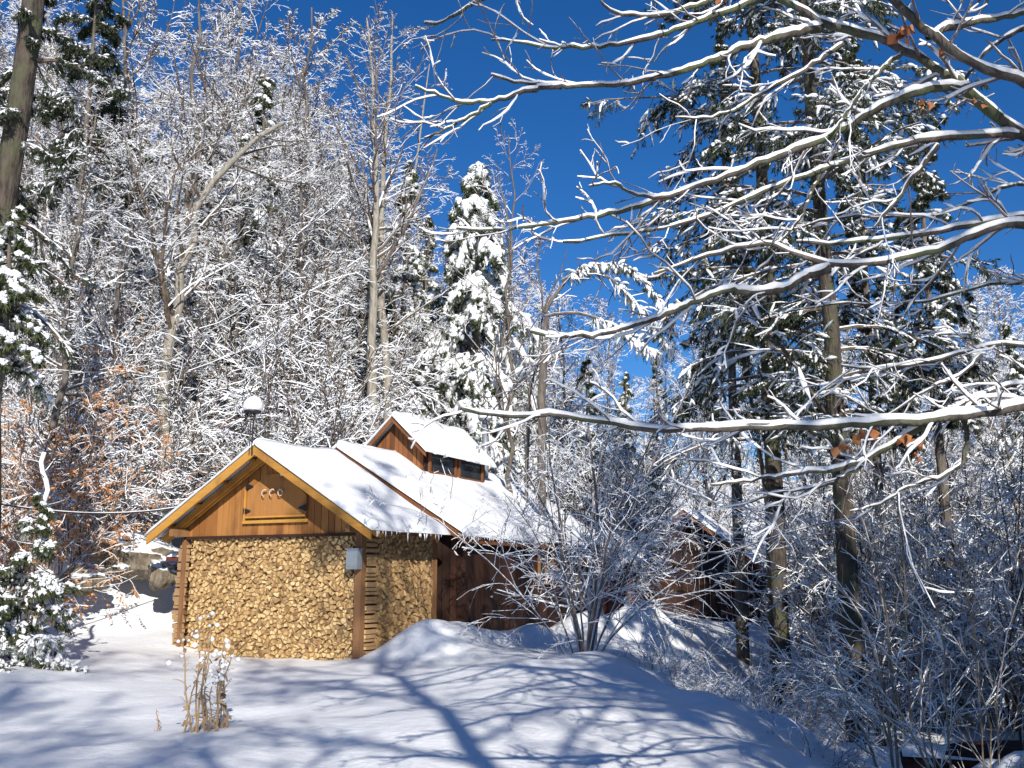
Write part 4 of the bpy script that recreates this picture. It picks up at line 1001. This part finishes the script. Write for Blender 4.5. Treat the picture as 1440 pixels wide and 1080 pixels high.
# (points, half width px at root, at tip, depth at root, depth at tip, attach-to-trunk)
LIMBS = [
 ([(1440, 190), (1395, 160), (1330, 100), (1270, 70), (1230, 50), (1175, 42), (1130, 15), (1080, -12), (1040, -50)], 16, 9, 5.0, 5.2, 1),
 ([(1440, 110), (1380, 100), (1350, 78), (1325, 55), (1300, 45), (1275, 15), (1245, -10), (1200, -60)], 15, 11, 4.6, 4.8, 1),
 ([(1305, 52), (1330, 40), (1360, 32), (1440, 18), (1500, 10)], 9, 6, 4.7, 4.9, 0),
 ([(1362, 122), (1310, 122), (1250, 144), (1183, 183), (1130, 207), (1092, 220), (1000, 256), (927, 281), (850, 303), (789, 312), (731, 322), (682, 325), (642, 321)], 10, 4, 4.9, 4.2, 0),
 ([(960, 270), (930, 278), (896, 275), (866, 256), (828, 262)], 5, 3, 4.4, 4.3, 0),
 ([(1440, 186), (1350, 192), (1275, 199), (1214, 220), (1137, 245), (1061, 272), (1018, 298), (944, 318), (883, 330), (834, 334), (792, 340)], 10, 3.5, 5.0, 4.4, 1),
 ([(1155, 38), (1135, 42), (1092, 52), (1040, 70), (1000, 86), (957, 101), (881, 118), (804, 122), (774, 118), (743, 118), (713, 112), (691, 105)], 10, 4, 5.1, 4.6, 0),
 ([(790, 122), (743, 126), (713, 136), (688, 145), (652, 144), (615, 134), (584, 121)], 6, 3.5, 4.7, 4.5, 0),
 ([(690, 146), (652, 168), (615, 188), (597, 194)], 4.5, 3, 4.6, 4.5, 0),
 ([(1085, -8), (1050, 5), (1015, 18), (957, 40), (896, 58), (835, 67), (780, 69), (743, 61), (691, 56)], 8, 3, 5.2, 4.7, 0),
 ([(1050, -25), (1000, 1), (942, 21), (900, 23), (866, 20), (844, 6), (838, -20)], 7, 4, 5.2, 5.0, 0),
 ([(840, -70), (760, -50), (700, -12), (673, 2), (652, 12), (615, 37), (597, 32)], 7, 4, 5.0, 4.6, 0),
 ([(1440, 308), (1397, 320), (1321, 351), (1244, 370), (1168, 373), (1131, 364), (1100, 346), (1076, 337), (1030, 349), (1000, 358), (963, 370), (920, 385)], 14, 4, 4.6, 4.6, 1),
 ([(1440, 300), (1400, 310), (1351, 321), (1290, 330), (1214, 340), (1153, 343), (1120, 340)], 9, 5, 4.9, 5.0, 1),
 ([(1165, 376), (1131, 389), (1101, 407), (1055, 413), (1030, 405), (999, 416), (960, 431), (914, 450), (883, 459), (837, 471), (776, 474), (746, 466)], 9, 5, 4.6, 4.0, 0),
 ([(1440, 482), (1412, 485), (1351, 494), (1275, 517), (1214, 520), (1183, 514)], 8, 3, 5.0, 5.0, 1),
 ([(1440, 568), (1382, 584), (1336, 586), (1290, 595), (1214, 594), (1153, 602), (1076, 601), (1000, 603), (914, 606), (871, 600), (847, 591), (807, 585), (746, 584), (700, 587), (650, 575)], 14, 6, 4.2, 4.0, 1),
 ([(1440, 535), (1400, 548), (1367, 560), (1335, 577), (1310, 592)], 9, 7, 4.5, 4.2, 1),
 ([(1300, 598), (1244, 630), (1208, 652), (1165, 661), (1116, 664), (1061, 676), (1000, 682)], 8, 3, 4.2, 4.4, 0),
 ([(1211, 655), (1171, 679), (1131, 688), (1092, 691), (1055, 707)], 4.5, 2.5, 4.3, 4.5, 0),
 ([(1357, 590), (1360, 621), (1354, 655), (1321, 673), (1275, 685), (1232, 713), (1195, 719)], 5.5, 2.5, 4.3, 4.4, 0),
 ([(1267, 75), (1240, 98), (1214, 122), (1183, 168), (1165, 190)], 6, 3.5, 4.9, 4.6, 0),
 ([(1318, 206), (1290, 240), (1260, 281), (1229, 321)], 6.5, 5, 4.9, 4.7, 0),
 ([(1153, 245), (1140, 275), (1131, 296), (1110, 330), (1080, 350)], 4, 3, 4.7, 4.6, 0),
 ([(1188, 60), (1137, 95), (1061, 137), (1030, 158), (990, 168), (950, 165)], 6, 3, 5.1, 4.8, 0),
 ([(1380, 499), (1351, 529), (1305, 545), (1240, 590)], 4, 3, 4.7, 4.6, 0),
 ([(1440, 40), (1400, 60), (1375, 85), (1330, 150)], 6, 4, 5.3, 5.1, 0),
 ([(1440, 395), (1380, 400), (1320, 420), (1250, 430), (1180, 425), (1100, 440)], 5, 2.5, 5.6, 5.4, 1),
 ([(1440, 250), (1350, 290), (1290, 310), (1200, 300), (1120, 320), (1050, 345)], 5, 2.5, 5.4, 5.2, 1),
]
def smooth_line(pts, n):
    pts = np.asarray(pts, float); L = np.concatenate([[0], np.cumsum(np.linalg.norm(np.diff(pts, axis=0), axis=1))])
    s = np.linspace(0, L[-1], n); P = np.stack([np.interp(s, L, pts[:, k]) for k in range(3)], 1)
    for _ in range(2): P[1:-1] = (P[:-2] + 2 * P[1:-1] + P[2:]) / 4
    return P, L[-1]
def snow_on(tb, P, R, rng, hfac=1.1, wf=.95, k=8):
    """cap lying on a line: raised, noisy, thinner where steep"""
    n = len(P); T = np.gradient(P, axis=0); T /= np.linalg.norm(T, axis=1, keepdims=True) + 1e-9
    flat = np.clip(1.15 - abs(T[:, 2]) * .9, .3, 1); sd_ = rng.uniform(0, 99); q = np.arange(n)
    nzz = 1 + .45 * vn(q * .55 + sd_, q * 0. + .3) + .3 * vn(q * 1.7 + sd_, q * 0. + .9)
    h = R * hfac * flat * nzz; C = P.copy(); C[:, 2] += R * .35 + h * .42
    h[0] *= .4; h[-1] *= .4
    tb.tubes(C[None], (R * wf * flat * (.85 + .15 * nzz))[None], k, 1, True) if False else tb.tubes(C[None], (h * .5 + R * .45 * wf)[None], k, .95, True)
UP = TB(); Pu, Ru = stem([(0, 0, 2.6), (.1, .2, 6), (-.1, .1, 9)], 12, .17, .07, rng, .01)
g1, q1 = grow(Pu, Ru, 15, .35, 1, (45, 75), .62, 9, rng, .35, .1, .5, .02, .3); g2, q2 = grow(g1, q1, 9, .25, 1, (30, 60), .4, 6, rng, .1, .14, .5, .008, .5); g3, q3 = grow(g2, q2, 5, .2, 1, (25, 60), .45, 4, rng, 0, .18, .6, .006, .6)
UP.tubes(g1, q1, 6); UP.tubes(g2, q2, 4); UP.tubes(g3, q3, 3); UP.build('crown', M['twig'], fg, True)
for li, (l, w0, w1_, d0, d1, att) in enumerate(LIMBS):
    m = len(l); pts = [at(x, y, d0 + (d1 - d0) * (k / (m - 1))) - FB for k, (x, y) in enumerate(l)]
    r0 = w0 / 1426 * d0 * .70; r1 = w1_ / 1426 * d1 * .5
    if att:
        z0 = pts[0][2] - .25 if l[0][1] > 250 else pts[0][2] - .5
        pts = [np.array([0.02, .05, z0])] + [pts[0] * .5 + np.array([0, 0, z0]) * .5 * np.array([0, 0, 1])] + pts
        pts[1] = (pts[0] + pts[2]) / 2 + [0, 0, .03]
    P, L = smooth_line(pts, max(14, int(m * 4))); n = len(P)
    P[1:-1] += rng.normal(0, .004, (n - 2, 3)); R = np.linspace(r0, r1, n) * (1 + .1 * rng.normal(0, 1, n).clip(-1, 1))
    t = TB(); t.tubes(P[None], R[None], 9); lb = t.build('limb', M['limb'], fg, True)
    t = TB(); snow_on(t, P, R, rng, 1.5); sub(t.build('limb_snow', M['snow'], fg, True), lb)
    # twigs
    k1 = max(4, int(L * 5.5)); tw = TB(); sn = TB()
    G1, Q1 = grow(P[None], R[None], k1, .12, 1.0, (20, 55), .2, 7, rng, .15, .2, .4, .0042, .5, phi=None, rcap=.011, lfun=lambda t: (.55 / max(L * .2, .05)) * (.55 + .5 * rng.random(len(t))))
    G2, Q2 = grow(G1, Q1, 4, .25, 1, (22, 55), .42, 5, rng, .08, .2, .8, .0032, .7)
    tw.tubes(G1, Q1, 5); tw.tubes(G2, Q2, 4); sub(tw.build('limb_twigs', M['twig_icy'], fg, True), lb)
    for G, Q, pr_ in ((G1, Q1, .75), (G2, Q2, .55)):
        T = G[:, -1] - G[:, 0]; T /= np.linalg.norm(T, axis=1, keepdims=True); ok = (abs(T[:, 2]) < .75) & (rng.random(len(G)) < pr_)
        g_ = G[ok].copy(); q_ = Q[ok]
        if len(g_): 
            g_[..., 2] += q_ * 1.25; n_ = g_.shape[1]; prof = np.interp(np.linspace(0, 1, n_), [0, .2, .7, 1], [.5, 1.1, 1.5, .8])
            sn.tubes(g_, q_ * prof * rng.uniform(.9, 1.5, (len(g_), n_)), 6, 1.15, True)
    sub(sn.build('snow_clumps', M['snow'], fg, True), lb)
# dry leaves clinging to the limbs
ld = TB(); rng = np.random.default_rng(8)
for (x, y, Yd, n_, sz) in ((1268, 48, 4.8, 7, .075), (1320, 75, 4.8, 4, .06), (1303, 146, 4.8, 3, .05), (1370, 148, 4.9, 3, .045), (1020, 268, 4.6, 2, .03), (1218, 616, 4.15, 4, .06), (1272, 620, 4.15, 5, .06), (1298, 636, 4.2, 3, .045), (1185, 628, 4.15, 3, .05), (1010, 2, 5, 3, .05), (914, 338, 4.4, 2, .03)):
    c = at(x, y, Yd) - FB
    for _ in range(n_):
        p = c + rng.normal(0, .018, 3) + [0, 0, .02]; d = rng.normal(0, 1, 3); d[2] = -abs(d[2]) - .8; d /= np.linalg.norm(d); s_ = np.cross(d, rng.normal(0, 1, 3)); s_ /= np.linalg.norm(s_); nn = np.cross(d, s_) * sz * .25
        ld.add([p, p + d * sz * .3 + s_ * sz * .5 + nn, p + d * sz * .62 + s_ * sz * .3, p + d * sz, p + d * sz * .6 - s_ * sz * .28 + nn, p + d * sz * .3 - s_ * sz * .45], [[0, 1, 2, 5], [5, 2, 3, 4]], rng.random())
ld.build('dry_leaves', M['dry_leaf'], fg)

# ---- trees behind and beside the viewpoint (they cast the dappled shade) -----
def behind(proto, x, y, s, label, rz):
    dup(proto, (x, y, gz(x, y)), rz, s, label, 'trees behind the viewpoint')
behind(protos[0], 2.5, -5, 1.42, 'bare tree standing behind the viewpoint at right', 1.0)
behind(protos[1], 4.6, -1.5, 1.5, 'bare tree standing close behind the viewpoint at right', 2.0)
behind(protos[2], .4, -10.5, 1.15, 'tall bare tree farther behind the viewpoint', .3)
behind(protos[3], 9.5, -7.5, 1.4, 'bare tree far right behind the viewpoint', 4.0)
behind(protos[4], 7.2, -8.2, 1.3, 'bare tree behind the viewpoint past the conifer', 3.0)
behind(snowcon[0], 5.6, -3.2, 1.25, 'unseen conifer added for shade close behind the viewpoint at right', 4)  # conifers from here on are out of view, added to shade cabin wall and right side
behind(snowcon[0], 6.6, 4.0, 1.3, 'tall unseen conifer added for shade just right of the viewpoint', 0)
behind(snowcon[1], 7.6, 8.6, 1.5, 'tall unseen conifer added for shade right of the viewpoint beyond the nearer one', 2)
behind(snowcon[0], 10.5, 1.5, 1.4, 'unseen conifer added for shade far right of the viewpoint', 1)
behind(snowcon[1], 11.5, 11, 1.5, 'unseen conifer added for shade on the low ground far right of the viewpoint', 4)
behind(snowcon[0], 15, 5, 1.5, 'second unseen conifer added for shade far right of the viewpoint', 3)
behind(snowcon[1], 15.5, 15.5, 1.5, 'unseen conifer added for shade on the low ground just outside the right edge', 5)
behind(snowcon[0], 12.5, -2, 1.5, 'unseen conifer added for shade far behind the viewpoint at right', 2)
behind(snowcon[0], 19.5, 19, 1.6, 'farthest unseen conifer added for shade outside the right edge', 6)
for k, (x, y, lb) in enumerate(((12.2, 13.2, 'smaller unseen conifer added for shade on the low ground outside the right edge'), (13.2, 17.8, 'smaller unseen conifer added for shade outside the right edge beside the pines'), (17.5, 18, 'smaller unseen conifer added for shade farther outside the right edge'), (17.5, 24, 'smaller unseen conifer added for shade outside the right edge level with the pines'), (22, 26, 'smallest unseen conifer added for shade far outside the right edge'))):
    behind(snowcon[k % 2], x, y, 1.15, lb, k)  # low conifers out of view, added to darken the right wood
behind(protos[5], 10, 6, 1.2, 'bare tree between the conifers right of the viewpoint', 6)
for o in list(COL.objects):
    if '_h' in o.keys(): del o['_h']
